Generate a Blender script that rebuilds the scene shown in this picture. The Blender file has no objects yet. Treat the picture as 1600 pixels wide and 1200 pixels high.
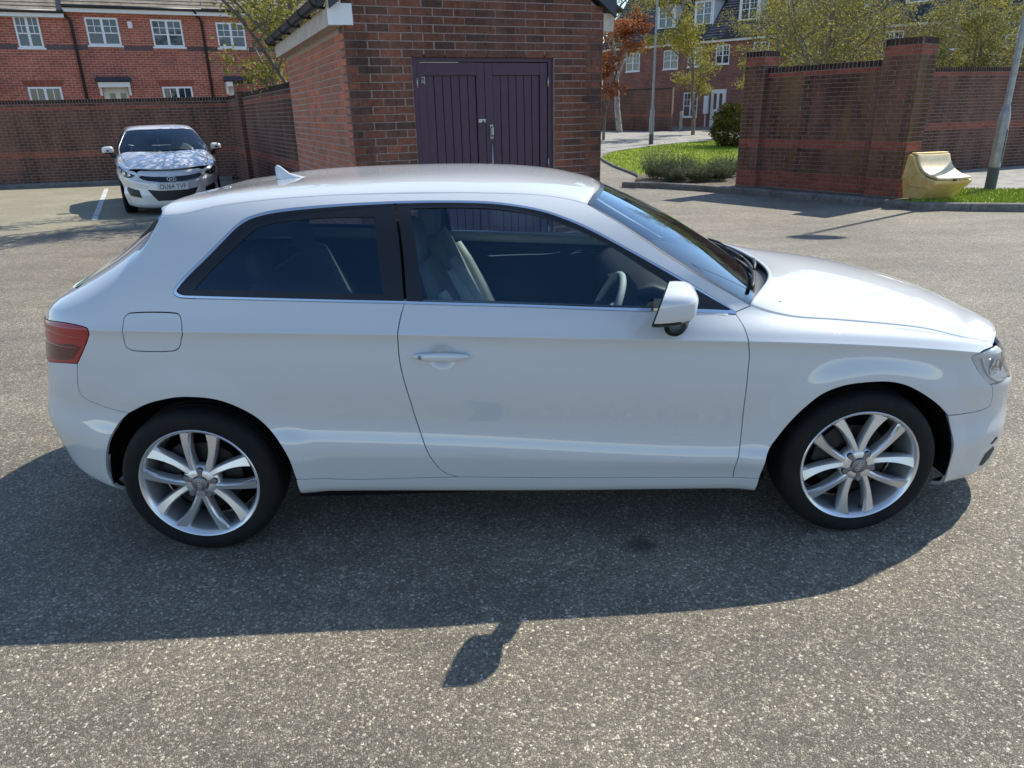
import bpy, bmesh, math, random
import numpy as np
from mathutils import Vector, Matrix
from mathutils.geometry import delaunay_2d_cdt
random.seed(7); RNG = np.random.default_rng(7)
SC = bpy.context.scene; COL = SC.collection
# ---------------------------------------------------------------- camera
CAM = bpy.data.cameras.new('camera'); CAMO = bpy.data.objects.new('camera', CAM); COL.objects.link(CAMO)
CAM.sensor_width = 36; CAM.lens = 1120.993/1600*36; CAM.clip_start = .05; CAM.clip_end = 900
yaw, pitch, roll = -7.71510597e-03, 3.63428112e-01, -2.37985538e-02
CAMPOS = Vector((-.084261, -3.376369, 1.653845))
f0 = Vector((-math.sin(yaw), math.cos(yaw), 0)); r0 = Vector((math.cos(yaw), math.sin(yaw), 0)); u0 = Vector((0,0,1))
fw = f0*math.cos(pitch)-u0*math.sin(pitch); up_ = u0*math.cos(pitch)+f0*math.sin(pitch)
rt = r0*math.cos(roll)+up_*math.sin(roll); u2 = up_*math.cos(roll)-r0*math.sin(roll)
CAMO.matrix_world = Matrix(((rt.x,u2.x,-fw.x,CAMPOS.x),(rt.y,u2.y,-fw.y,CAMPOS.y),(rt.z,u2.z,-fw.z,CAMPOS.z),(0,0,0,1)))
SC.camera = CAMO
# ---------------------------------------------------------------- sky, sun, exposure
SUNV = Vector((.70, .53, 1.0)).normalized()
W = bpy.data.worlds.new('World'); SC.world = W; W.use_nodes = True
wn = W.node_tree; bg = wn.nodes['Background']
sky = wn.nodes.new('ShaderNodeTexSky'); sky.sky_type = 'NISHITA'; sky.sun_disc = False
sky.sun_elevation = math.asin(SUNV.z); sky.sun_rotation = math.atan2(SUNV.x, SUNV.y)
sky.air_density = 1.0; sky.dust_density = .15; sky.ozone_density = 3.0
wn.links.new(sky.outputs[0], bg.inputs[0]); bg.inputs[1].default_value = .15
SUN = bpy.data.lights.new('sun', 'SUN'); SUN.energy = 4.4; SUN.angle = math.radians(.53); SUN.color = (1.0,.94,.82)
SUNO = bpy.data.objects.new('sun', SUN); COL.objects.link(SUNO); SUNO.location = (12,9,20)
SUNO.rotation_euler = SUNV.to_track_quat('Z','Y').to_euler()
SC.view_settings.view_transform = 'Standard'; SC.view_settings.look = 'None'
SC.view_settings.exposure = 0.52; SC.view_settings.gamma = 1.0; SC.view_settings.use_curve_mapping = False
SC.render.film_transparent = False
SC.cycles.max_bounces = 10; SC.cycles.transparent_max_bounces = 24; SC.cycles.caustics_reflective = False; SC.cycles.caustics_refractive = False
# ---------------------------------------------------------------- material helpers
MATS = {}
class NT:
    def __init__(s, name):
        s.m = bpy.data.materials.new(name); s.m.use_nodes = True; s.t = s.m.node_tree
        s.b = s.t.nodes['Principled BSDF']; s.out = s.t.nodes['Material Output']; MATS[name] = s.m
    def n(s, typ, props=None, **ins):
        nd = s.t.nodes.new('ShaderNode'+typ)
        for k, v in (props or {}).items(): setattr(nd, k, v)
        for k, v in ins.items():
            i = nd.inputs[int(k[1:])] if k[0]=='i' and k[1:].isdigit() else nd.inputs[k.replace('_',' ')]
            s.put(i, v)
        return nd
    def put(s, i, v):
        if isinstance(v, bpy.types.NodeSocket): s.t.links.new(v, i)
        elif isinstance(v, bpy.types.Node): s.t.links.new(v.outputs[0], i)
        else:
            try: i.default_value = v
            except Exception: i.default_value = (*v, 1)[:4]
    def set(s, **ins):
        for k, v in ins.items(): s.put(s.b.inputs[k.replace('_',' ')], v)
        return s
    def ramp(s, fac, stops, interp='LINEAR'):
        r = s.t.nodes.new('ShaderNodeValToRGB'); r.color_ramp.interpolation = interp
        e = r.color_ramp.elements
        while len(e) < len(stops): e.new(.5)
        for i,(p,c) in enumerate(stops):
            e[i].position = p; e[i].color = (*c,1) if len(c)==3 else c
        s.put(r.inputs[0], fac); return r.outputs[0]
    def mix(s, f, a, b, mode='MIX'):
        m = s.t.nodes.new('ShaderNodeMix'); m.data_type = 'RGBA'; m.blend_type = mode
        s.put(m.inputs[0], f); s.put(m.inputs[6], a); s.put(m.inputs[7], b); return m.outputs[2]
    def math(s, op, a, b=0.0, c=None, clamp=False):
        m = s.t.nodes.new('ShaderNodeMath'); m.operation = op; m.use_clamp = clamp
        s.put(m.inputs[0], a); s.put(m.inputs[1], b)
        if c is not None: s.put(m.inputs[2], c)
        return m.outputs[0]
    def pos(s): return s.n('NewGeometry').outputs['Position']
    def noise(s, vec, scale, detail=3.0, rough=.55, out=0):
        return s.n('TexNoise', Vector=vec, Scale=scale, Detail=detail, Roughness=rough).outputs[out]
    def mapping(s, vec, scale=(1,1,1), rot=(0,0,0), loc=(0,0,0)):
        return s.n('Mapping', Vector=vec, Scale=scale, Rotation=rot, Location=loc).outputs[0]
    def bump(s, h, dist=.002, strength=1.0):
        b = s.n('Bump', Height=h, Distance=dist, Strength=strength); s.t.links.new(b.outputs[0], s.b.inputs['Normal']); return s
def plain(name, col, rough=.5, metal=0.0, coat=0.0, spec=.5, grime=0.0, coat_rough=.03):
    k = NT(name); k.set(Base_Color=col, Roughness=rough, Metallic=metal, Coat_Weight=coat, Coat_Roughness=coat_rough, Specular_IOR_Level=spec)
    if grime:
        c = k.mix(k.ramp(k.noise(k.pos(), 9, 5), [(.35,(0,0,0)),(.75,(1,1,1))]), col, tuple(x*(1-grime) for x in col)); k.set(Base_Color=c)
        k.set(Roughness=k.math('MULTIPLY_ADD', k.noise(k.pos(), 30, 3), .25, rough-.12))
    return k.m
# ---------------------------------------------------------------- mesh helpers
def link(o, parent=None):
    COL.objects.link(o)
    if parent is not None: o.parent = parent
    return o
def mk(name, V, F, mat, parent=None, smooth=False, normals=None, kind=None):
    me = bpy.data.meshes.new(name); me.from_pydata([tuple(v) for v in V], [], [tuple(f) for f in F]); me.update()
    if mat is not None:
        for q in (mat if isinstance(mat,(list,tuple)) else [mat]): me.materials.append(q)
    if smooth or normals is not None: me.polygons.foreach_set('use_smooth', [True]*len(me.polygons))
    if normals is not None: me.normals_split_custom_set_from_vertices([tuple(n) for n in normals])
    o = bpy.data.objects.new(name, me); link(o, parent)
    if kind: o['kind'] = kind
    return o
def tag(o, label, cat, group=None):
    o['label'] = label; o['category'] = cat
    if group: o['group'] = group
    return o
def thing(name, label, cat, loc=(0,0,0), rz=0.0, group=None):
    o = bpy.data.objects.new(name, None); o.empty_display_size = .3; link(o); o.location = loc; o.rotation_euler = (0,0,rz)
    return tag(o, label, cat, group)
def copy_tree(o, parent=None):
    c = o.copy(); link(c, parent)
    for ch in o.children: copy_tree(ch, c)
    return c
class MB:
    """collects boxes, tubes, lathes and sheets into one mesh"""
    def __init__(s): s.v = []; s.f = []; s.mi = []
    def add(s, V, F, mi=0):
        k = len(s.v); s.v += [tuple(map(float,p)) for p in V]; s.f += [tuple(i+k for i in f) for f in F]; s.mi += [mi]*len(F); return s
    def box(s, a, b, M=None, mi=0, ch=0.0):
        (x0,y0,z0),(x1,y1,z1) = a, b
        if ch <= 0:
            V = [(x,y,z) for z in (z0,z1) for y in (y0,y1) for x in (x0,x1)]
            F = [(0,2,3,1),(4,5,7,6),(0,1,5,4),(2,6,7,3),(0,4,6,2),(1,3,7,5)]
        else:
            bm = bmesh.new(); bmesh.ops.create_cube(bm, size=1)
            for v in bm.verts: v.co = Vector(((x0+x1)/2+v.co.x*(x1-x0),(y0+y1)/2+v.co.y*(y1-y0),(z0+z1)/2+v.co.z*(z1-z0)))
            bmesh.ops.bevel(bm, geom=bm.edges[:], offset=ch, segments=2, profile=.5, affect='EDGES')
            V = [tuple(v.co) for v in bm.verts]; F = [[v.index for v in f.verts] for f in bm.faces]; bm.free()
        if M is not None: V = [tuple(M@Vector(p)) for p in V]
        return s.add(V, F, mi)
    def tube(s, pts, rad, n=8, cap=True, mi=0, closed=False):
        P = [Vector(p) for p in pts]; R = rad if hasattr(rad,'__len__') else [rad]*len(P)
        V = []; F = []; m = len(P); up = None
        for i,p in enumerate(P):
            d = (P[(i+1)%m]-P[i-1]) if closed else (P[min(i+1,m-1)]-P[max(i-1,0)])
            d = d.normalized() if d.length > 1e-9 else Vector((0,0,1))
            if up is None: up = Vector((0,0,1)) if abs(d.z) < .9 else Vector((1,0,0))
            a = d.cross(up); a = a.normalized() if a.length > 1e-6 else Vector((1,0,0)); b = a.cross(d).normalized(); up = b
            V += [tuple(p+(a*math.cos(t)+b*math.sin(t))*R[i]) for t in [2*math.pi*k/n for k in range(n)]]
        for i in range(m if closed else m-1):
            for k in range(n):
                i2 = (i+1)%m; F.append((i*n+k, i*n+(k+1)%n, i2*n+(k+1)%n, i2*n+k))
        if cap and not closed: F += [tuple(range(n))[::-1], tuple(range((m-1)*n, m*n))]
        return s.add(V, F, mi)
    def lathe(s, prof, n=48, M=None, mi=0, closed=False):
        """prof: (r, h) revolved about local z"""
        V = []; F = []; m = len(prof)
        for k in range(n):
            t = 2*math.pi*k/n; V += [(r*math.cos(t), r*math.sin(t), h) for r,h in prof]
        for k in range(n):
            for i in range(m if closed else m-1):
                j = (i+1)%m; k2 = (k+1)%n
                F.append((k*m+i, k2*m+i, k2*m+j, k*m+j))
        if M is not None: V = [tuple(M@Vector(p)) for p in V]
        return s.add(V, F, mi)
    def prism(s, poly, h, M=None, mi=0):
        """polygon in local xy, extruded 0..h in local z"""
        n = len(poly); V = [(x,y,0) for x,y in poly]+[(x,y,h) for x,y in poly]
        F = [tuple(range(n))[::-1], tuple(range(n,2*n))]+[(i,(i+1)%n,n+(i+1)%n,n+i) for i in range(n)]
        if M is not None: V = [tuple(M@Vector(p)) for p in V]
        return s.add(V, F, mi)
    def grid(s, G, mi=0, flip=False):
        a, b = G.shape[:2]; F = []
        for i in range(a-1):
            for j in range(b-1):
                q = (i*b+j, i*b+j+1, (i+1)*b+j+1, (i+1)*b+j); F.append(q[::-1] if flip else q)
        return s.add(G.reshape(-1,3), F, mi)
    def build(s, name, mat, parent=None, smooth=False, kind=None, sharp=None, bevel=0.0, subsurf=0):
        o = mk(name, s.v, s.f, mat, parent, smooth=smooth or sharp is not None, kind=kind)
        if any(s.mi): o.data.polygons.foreach_set('material_index', s.mi)
        if sharp is not None: o.data.set_sharp_from_angle(angle=math.radians(sharp))
        if bevel:
            b = o.modifiers.new('bevel','BEVEL'); b.width = bevel; b.segments = 2; b.limit_method = 'ANGLE'; b.angle_limit = math.radians(35)
        if subsurf:
            b = o.modifiers.new('sub','SUBSURF'); b.levels = subsurf; b.render_levels = subsurf
        return o
def RZ(a): return Matrix.Rotation(a, 4, 'Z')
def frame(o, ux, uy=None, uz=None):
    ux = Vector(ux).normalized(); uz = Vector(uz).normalized() if uz is not None else None
    if uz is None: uz = ux.cross(Vector(uy)).normalized()
    uy = uz.cross(ux).normalized()
    return Matrix(((ux.x,uy.x,uz.x,o[0]),(ux.y,uy.y,uz.y,o[1]),(ux.z,uy.z,uz.z,o[2]),(0,0,0,1)))
def polyline(pts, step, closed=False):
    P = np.array(pts, float)
    if len(P) == 2:
        n = max(2, int(np.linalg.norm(P[1]-P[0])/step)+1); t = np.linspace(0,1,n)[:,None]; return P[0]*(1-t)+P[1]*t
    t = np.r_[0, np.cumsum(np.sqrt(np.linalg.norm(np.diff(P,axis=0),axis=1)))]
    out = []
    for i in range(len(P)-1):
        p0 = P[i-1] if i>0 else (P[-2] if closed else 2*P[0]-P[1]); p3 = P[i+2] if i+2<len(P) else (P[1] if closed else 2*P[-1]-P[-2])
        p1, p2 = P[i], P[i+1]
        d = [max(1e-6, math.sqrt(np.linalg.norm(b-a))) for a,b in ((p0,p1),(p1,p2),(p2,p3))]
        m1 = d[1]*((p1-p0)/d[0]-(p2-p0)/(d[0]+d[1])+(p2-p1)/d[1]); m2 = d[1]*((p2-p1)/d[1]-(p3-p1)/(d[1]+d[2])+(p3-p2)/d[2])
        n = max(2, int(np.linalg.norm(p2-p1)/step)+1)
        for k in range(n):
            s = k/n; out.append((2*s**3-3*s*s+1)*p1+(s**3-2*s*s+s)*m1+(-2*s**3+3*s*s)*p2+(s**3-s*s)*m2)
    out.append(P[-1]); return np.array(out)
def loop(*segs, step=.012):
    """segments: SEG name, '-name' for reversed, or a list of uv points; corners where segments meet"""
    pts = []
    for s in segs:
        if isinstance(s, str):
            q = SEG[s.lstrip('-')]; q = q[::-1] if s[0]=='-' else q
            p = polyline(q, step, closed=(q[0]==q[-1] and len(q)>2))
        else: p = np.array(s, float)
        if pts and np.linalg.norm(pts[-1][-1]-p[0]) > step*1.5:
            pts.append(polyline([pts[-1][-1], p[0]], step)[1:-1])
        if isinstance(s, (list,tuple)) and len(p) > 1:
            p = np.concatenate([polyline([p[i],p[i+1]], step)[:-1] for i in range(len(p)-1)]+[p[-1:]])
        pts.append(p)
    P = np.concatenate(pts)
    if np.linalg.norm(P[0]-P[-1]) > step*1.5: P = np.concatenate([P, polyline([P[-1],P[0]], step)[1:-1]])
    keep = [0]
    for i in range(1,len(P)):
        if np.linalg.norm(P[i]-P[keep[-1]]) > step*.35: keep.append(i)
    if np.linalg.norm(P[keep[-1]]-P[0]) < step*.35: keep.pop()
    return P[keep]
def area2(P): return .5*np.sum(P[:,0]*np.roll(P[:,1],-1)-np.roll(P[:,0],-1)*P[:,1])
def shrink(P, d):
    if area2(P) < 0: P = P[::-1]
    e = np.roll(P,-1,0)-P; e /= np.maximum(np.linalg.norm(e,axis=1),1e-9)[:,None]
    n = np.c_[-e[:,1], e[:,0]]; m = n+np.roll(n,1,0); l = np.maximum(np.linalg.norm(m,axis=1),.5)[:,None]
    return P+m/l*d*np.minimum(1.6, 2/l)
def inside(P, q):
    c = np.zeros(len(q), bool); x, y = q[:,0], q[:,1]; A = P; B = np.roll(P,-1,0)
    for (x0,y0),(x1,y1) in zip(A,B):
        if y0 == y1: continue
        m = (y0 > y) != (y1 > y); c ^= m & (x < (x1-x0)*(y-y0)/(y1-y0)+x0)
    return c
def mesh2d(loops, h, vlines=(), spot=None):
    """triangulate outer loop minus hole loops"""
    B = np.concatenate(loops); lo = B.min(0); hi = B.max(0)
    gx = np.arange(lo[0]+h*.5, hi[0], h); gy = np.arange(lo[1]+h*.43, hi[1], h)
    X, Y = np.meshgrid(gx, gy); X[::2] += h*.5; q = np.c_[X.ravel(), Y.ravel()]; nl = 0
    for v in vlines: q = q[np.abs(q[:,1]-v) > .006]
    if len(vlines):
        ux = np.arange(lo[0], hi[0], .012); ex = np.concatenate([np.c_[ux, 0*ux+v] for v in vlines]); q = np.concatenate([q, ex])
    if spot is not None:
        q = q[((q-spot[:2])**2).sum(1) > (spot[2]+.008)**2]; r_ = np.arange(0,spot[2],.006); q = np.concatenate([q]+[spot[:2]+r*np.c_[np.cos(t),np.sin(t)] for r in r_ for t in [np.linspace(0,2*np.pi,max(1,int(r*2*np.pi/.007)),endpoint=False)]])
    m = np.zeros(len(q), bool)
    for L in loops: m ^= inside(L, q)
    q = q[m]
    d = np.full(len(q), 9.)
    for k in range(0,len(B),200): d = np.minimum(d, np.linalg.norm(q[:,None]-B[None,k:k+200],axis=2).min(1)) if len(q) else d
    q = q[d > (h*.5 if not len(vlines) else .005)]
    E = []; k = 0
    for L in loops: E += [(k+i, k+(i+1)%len(L)) for i in range(len(L))]; k += len(L)
    A = np.concatenate([B,q])
    vo, eo, fo, *_ = delaunay_2d_cdt([Vector(p) for p in A], E, [], 0, 1e-7)
    V = np.array([tuple(v) for v in vo]); F = np.array([f for f in fo if len(f)==3])
    c = V[F].mean(1); m = np.zeros(len(F), bool)
    for L in loops: m ^= inside(L, c)
    return V, F[m]
# ---------------------------------------------------------------- surfaces
def gz(x, y):
    t = min(1,max(0,(x-.5)/3)); t = t*t*(3-2*t); return .018*max(0,min(y,46)-13)*t
def asphalt():
    k = NT('asphalt'); p = k.pos()
    w1 = k.n('VectorMath', {'operation':'MULTIPLY_ADD'}, i0=k.noise(p, 95, 3, .6, out=1), i1=(.016,.016,.016), i2=p).outputs[0]
    v = k.n('TexVoronoi', {'feature':'F1'}, Vector=w1, Scale=122.0, Randomness=1.0); s = k.n('SeparateColor', Color=v.outputs['Color'])
    e = k.n('TexVoronoi', {'feature':'DISTANCE_TO_EDGE'}, Vector=w1, Scale=122.0, Randomness=1.0)
    stone = k.ramp(s.outputs[0], [(0,(.10,.095,.083)),(.28,(.145,.137,.118)),(.55,(.195,.183,.155)),(.80,(.26,.244,.205)),(.90,(.36,.338,.288)),(1,(.56,.53,.46))])
    stone = k.mix(k.math('MULTIPLY', s.outputs[1], .22), stone, (.30,.235,.16,1))
    fine = k.noise(p, 380, 3, .7); stone = k.mix(1.0, stone, k.ramp(fine,[(.3,(.72,.72,.72)),(.7,(1.28,1.27,1.25))]), 'MULTIPLY')
    gap = k.ramp(k.math('ADD', e.outputs[0], k.math('MULTIPLY', k.math('SUBTRACT', fine, .5), .12)), [(.0,(0,0,0)),(.10,(1,1,1))])
    c = k.mix(gap, (.072,.068,.060,1), stone)
    c = k.mix(1.0, c, k.ramp(k.noise(k.mapping(p,(1,1,.2)), .55, 5, .6),[(.38,(.86,.85,.84)),(.66,(1.12,1.11,1.08))]), 'MULTIPLY')
    c = k.mix(1.0, c, k.ramp(k.noise(k.mapping(p,(.35,1.6,1),rot=(0,0,.25)), 1.7, 4, .6),[(.36,(.86,.86,.87)),(.60,(1.05,1.05,1.04))]), 'MULTIPLY')
    c = k.mix(k.ramp(k.noise(p, 2.6, 2, .4),[(.72,(0,0,0)),(.80,(.3,.3,.3))]), c, k.mix(1.0, c, (.62,.62,.63,1), 'MULTIPLY'))
    c = k.mix(1.0, c, k.ramp(k.noise(p, 6, 5, .75),[(.25,(.78,.78,.78)),(.75,(1.22,1.21,1.18))]), 'MULTIPLY')
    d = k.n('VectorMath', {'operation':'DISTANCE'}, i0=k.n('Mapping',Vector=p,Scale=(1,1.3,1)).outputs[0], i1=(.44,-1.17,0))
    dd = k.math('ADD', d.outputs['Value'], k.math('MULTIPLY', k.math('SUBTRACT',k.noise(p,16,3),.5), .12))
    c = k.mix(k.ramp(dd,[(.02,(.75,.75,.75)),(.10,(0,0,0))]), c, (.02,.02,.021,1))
    c = k.mix(1.0, c, (1.34,1.31,1.25,1), 'MULTIPLY')
    k.set(Base_Color=c, Roughness=k.math('MULTIPLY_ADD', s.outputs[1], -.35, .88), Specular_IOR_Level=.5)
    h = k.math('ADD', k.math('MULTIPLY', k.math('MINIMUM', e.outputs[0], .22), 3.4), k.math('ADD', k.math('MULTIPLY', s.outputs[2], .9), k.math('MULTIPLY', fine, .45)))
    k.bump(h, .0040, .9); return k.m
M_ASPH = asphalt()
def bay_surface():
    k = NT('bay_asphalt'); p = k.pos(); v = k.n('TexVoronoi', Vector=p, Scale=120.0); sep = k.n('SeparateColor', Color=v.outputs['Color'])
    c = k.ramp(sep.outputs[0], [(0,(.17,.155,.11)),(.5,(.28,.255,.185)),(1,(.42,.39,.30))])
    c = k.mix(k.ramp(k.noise(p,.9,5,.65),[(.35,(0,0,0)),(.7,(1,1,1))]), c, k.mix(1.0,c,(.74,.72,.68,1),'MULTIPLY'))
    k.set(Base_Color=c, Roughness=.92, Specular_IOR_Level=.3); k.bump(v.outputs[0], .003, .6); return k.m
M_BAY = bay_surface()
def grass_mat():
    k = NT('grass_blade'); r = k.n('NewGeometry').outputs['Random Per Island']
    k.set(Base_Color=k.ramp(r,[(0,(.20,.29,.022)),(.5,(.30,.40,.035)),(.85,(.38,.43,.05)),(1,(.42,.40,.12))]), Roughness=.6, Specular_IOR_Level=.25)
    k.set(Transmission_Weight=0.0); return k.m
def soil_mat():
    k = NT('soil'); p = k.pos(); k.set(Base_Color=k.ramp(k.noise(p,14,6,.7),[(.3,(.07,.052,.036)),(.6,(.17,.13,.09)),(.8,(.30,.24,.18))]), Roughness=.95); k.bump(k.noise(p,40,5),.02,.8); return k.m
M_GRASS = grass_mat(); M_SOIL = soil_mat()
def turf_mat():
    k = NT('turf'); p = k.pos(); k.set(Base_Color=k.ramp(k.noise(p,30,6,.75),[(.3,(.17,.24,.02)),(.55,(.28,.36,.034)),(.8,(.36,.41,.055))]), Roughness=.9, Specular_IOR_Level=.2); k.bump(k.noise(p,90,4),.03,1.0); return k.m
M_TURF = turf_mat()
def concrete(name, a, b, sc=18):
    k = NT(name); p = k.pos(); c = k.ramp(k.noise(p,sc,7,.7),[(.3,a),(.7,b)])
    c = k.mix(k.ramp(k.noise(p,2.3,4,.6),[(.45,(0,0,0)),(.7,(.6,.6,.6))]), c, tuple(x*.45 for x in a)+(1,))
    k.set(Base_Color=c, Roughness=.9, Specular_IOR_Level=.3); k.bump(k.noise(p,120,5),.002,.6); return k.m
M_KERB = concrete('kerb_concrete', (.12,.115,.105), (.26,.25,.23)); M_PAVE = concrete('concrete_and_lit_road', (.26,.245,.22), (.40,.385,.35), 8)
M_LINE = concrete('line_paint', (.42,.42,.40), (.70,.70,.67), 30)
# ground sheet, one mesh out to the horizon
xs = [-400,-120,-50,-25,-10,-3,0.5,1.25,2,2.75,3.5,6,10,16,25,50,120,400]; ys = [-400,-120,-40,-10,-3,0,5,10,13,16,20,25,30,35,40,46,60,100,200,500]
V = [(x,y,gz(x,y)) for y in ys for x in xs]; nx = len(xs)
F = [(j*nx+i, j*nx+i+1, (j+1)*nx+i+1, (j+1)*nx+i) for j in range(len(ys)-1) for i in range(nx-1)]
mk('ground', V, F, M_ASPH, kind='structure')
def sheet(name, poly, mat, dz, kind='structure', sub=1.2):
    """flat sheet that follows the ground, dz above it"""
    P = np.array(poly, float); V2, F = mesh2d([polyline_closed(P, sub*.7)], sub)
    return mk(name, [(x,y,gz(x,y)+dz) for x,y in V2], F, mat, kind=kind)
def polyline_closed(P, step):
    out = []
    for a, b in zip(P, np.roll(P,-1,0)):
        n = max(1, int(np.linalg.norm(b-a)/step)); out += [a+(b-a)*i/n for i in range(n)]
    P = np.array(out)
    return P[::-1] if .5*np.sum(P[:,0]*np.roll(P[:,1],-1)-np.roll(P[:,0],-1)*P[:,1]) < 0 else P
def offset_line(P, d):
    P = np.array(P, float); T = np.gradient(P, axis=0); T /= np.linalg.norm(T,axis=1)[:,None]; return P+np.c_[-T[:,1],T[:,0]]*d
def kerb(name, pts, mat, h=.12, w=.125, seg=.91, side=1, label=None, gap=.008):
    """row of kerbstones; pts run along the road edge, the stones lie on the left (side=1)"""
    P = resample(pts, seg); root = bpy.data.objects.new(name, None); link(root); root['kind'] = 'structure'; root.location = (P[0][0],P[0][1],0)
    for i in range(len(P)-1):
        a, b = P[i], P[i+1]; L = np.linalg.norm(b-a); d = (b-a)/L; n = np.array([-d[1],d[0]])*side; z = gz(*a); z2 = gz(*b)
        m = MB(); pr = [(0,-.06),(w,-.06),(w,h),(.028,h),(.010,h-.012),(0,h-.04)]
        hj = random.uniform(-.004,.004)
        G = np.array([[(*(a+d*(gap/2)+n*u), z+v+hj) for u,v in pr+pr[:1]],[(*(b-d*(gap/2)+n*u), z2+v+hj) for u,v in pr+pr[:1]]])
        m.grid(G, flip=(side<0)); m.add(G[0,:-1],[tuple(range(len(pr)))]); m.add(G[1,:-1],[tuple(range(len(pr)))[::-1]])
        V = [(x-P[0][0],y-P[0][1],zz) for x,y,zz in m.v]; o = mk('kerbstone', V, m.f, mat, root)
    return root
def resample(pts, seg):
    P = np.array(pts, float); s = np.r_[0,np.cumsum(np.linalg.norm(np.diff(P,axis=0),axis=1))]; n = max(1,int(round(s[-1]/seg))); t = np.linspace(0,s[-1],n+1)
    return np.c_[np.interp(t,s,P[:,0]),np.interp(t,s,P[:,1])]
# ---------------------------------------------------------------- bricks
def brick_mat(name, stops, stain=.0, moss=0.0, rough=.85, streak=True):
    k = NT(name); p = k.pos(); isl = k.n('NewGeometry').outputs['Random Per Island']; ob = k.n('ObjectInfo').outputs['Random']
    r = k.math('FRACT', k.math('ADD', isl, k.math('MULTIPLY', ob, 7.31)))
    c = k.ramp(r, stops)
    c = k.mix(1.0, c, k.ramp(k.noise(p,26,6,.75),[(.28,(.52,.50,.50)),(.72,(1.34,1.32,1.30))]), 'MULTIPLY')
    c = k.mix(k.ramp(k.noise(p,120,3,.6),[(.62,(0,0,0)),(.78,(.55,.55,.55))]), c, (.26,.21,.18,1))
    if stain:
        s = k.noise(k.mapping(p,(1.3,1.3,.42)), 1.5, 5, .65); c = k.mix(k.math('MULTIPLY', k.ramp(s,[(.38,(0,0,0)),(.62,(1,1,1))]), stain), c, k.mix(1.0,c,(.30,.30,.31,1),'MULTIPLY'))
    if moss:
        s = k.noise(k.mapping(p,(1.6,1.6,.30),loc=(3.1,1.7,0)), 1.1, 4, .6); c = k.mix(k.math('MULTIPLY', k.ramp(s,[(.47,(0,0,0)),(.62,(1,1,1))]), moss), c, k.mix(.45, c, (.26,.16,.045,1)))
    k.set(Base_Color=c, Roughness=rough, Specular_IOR_Level=.25); k.bump(k.noise(p,190,5,.7), .0028, .7); return k.m
MIXB = [(0,(0.110,0.065,0.052)),(.2,(0.166,0.086,0.063)),(.4,(0.237,0.102,0.065)),(.6,(0.189,0.092,0.067)),(.8,(0.299,0.115,0.069)),(1,(0.126,0.073,0.063))]
REDB = [(0,(.27,.088,.060)),(.5,(.33,.102,.068)),(1,(.38,.122,.082))]
SIDEB = [(0,(0.401,0.187,0.126)),(.3,(0.541,0.201,0.126)),(.55,(0.422,0.216,0.151)),(.8,(0.662,0.216,0.126)),(1,(0.381,0.194,0.140))]  # left wall brick, colour lightened for the brighter sky light on that side
MIXW = [(q,tuple(.62*m+.38*x for m,x in zip((.205,.106,.078),c))) for q,c in MIXB]
M_BR_SHED = brick_mat('shed_brick', MIXB, stain=.6); M_BR_SIDE = brick_mat('lit_side_brick', SIDEB, stain=.25)
M_BR_WALL = brick_mat('weathered_brick', MIXW, stain=1.0, moss=.8); M_BR_WALLC = brick_mat('garden_brick', MIXW, stain=.8)
M_BR_RED = brick_mat('red_brick', REDB, stain=.25); M_BR_TOP = brick_mat('coping_brick', [(0,(.035,.024,.020)),(.5,(.06,.035,.028)),(1,(.09,.045,.034))], stain=.6)
def mortar_mat(name, c0, c1):
    k = NT(name); p = k.pos(); k.set(Base_Color=k.ramp(k.noise(p,30,5,.7),[(.3,c0),(.7,c1)]), Roughness=.95, Specular_IOR_Level=.2); k.bump(k.noise(p,220,4),.002,.7); return k.m
M_MORT = mortar_mat('mortar',(.22,.175,.16),(.36,.29,.26)); M_MORTD = mortar_mat('dark_mortar',(.14,.108,.092),(.36,.28,.235)); M_MORT_LIT = mortar_mat('lit_side_mortar',(.36,.28,.245),(.50,.40,.35))  # last one: left wall mortar, lightened in colour for the same light
def brick_mesh(w, h, mat):
    d, c = .03, .004; x, z = w/2, h/2
    V = [(-x,-d,-z),(x,-d,-z),(x,-d,z),(-x,-d,z),(-x,-c,-z),(x,-c,-z),(x,-c,z),(-x,-c,z),(-x+c,0,-z+c),(x-c,0,-z+c),(x-c,0,z-c),(-x+c,0,z-c)]
    F = [(0,1,5,4),(1,2,6,5),(2,3,7,6),(3,0,4,7),(4,5,9,8),(5,6,10,9),(6,7,11,10),(7,4,8,11),(8,9,10,11)]
    V = [(a,-b,c2) for a,b,c2 in V]; F = [f[::-1] for f in F]     # outward is -y
    me = bpy.data.meshes.new('brick'); me.from_pydata(V,[],F); me.materials.append(mat); me.update(); return me
BMESH = {}
def px_of(P):
    q = Vector(P)-CAMPOS; z = q.dot(fw)
    if z < .2: return None
    return 800+1120.993*q.dot(rt)/z, 600-1120.993*q.dot(u2)/z, z
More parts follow.
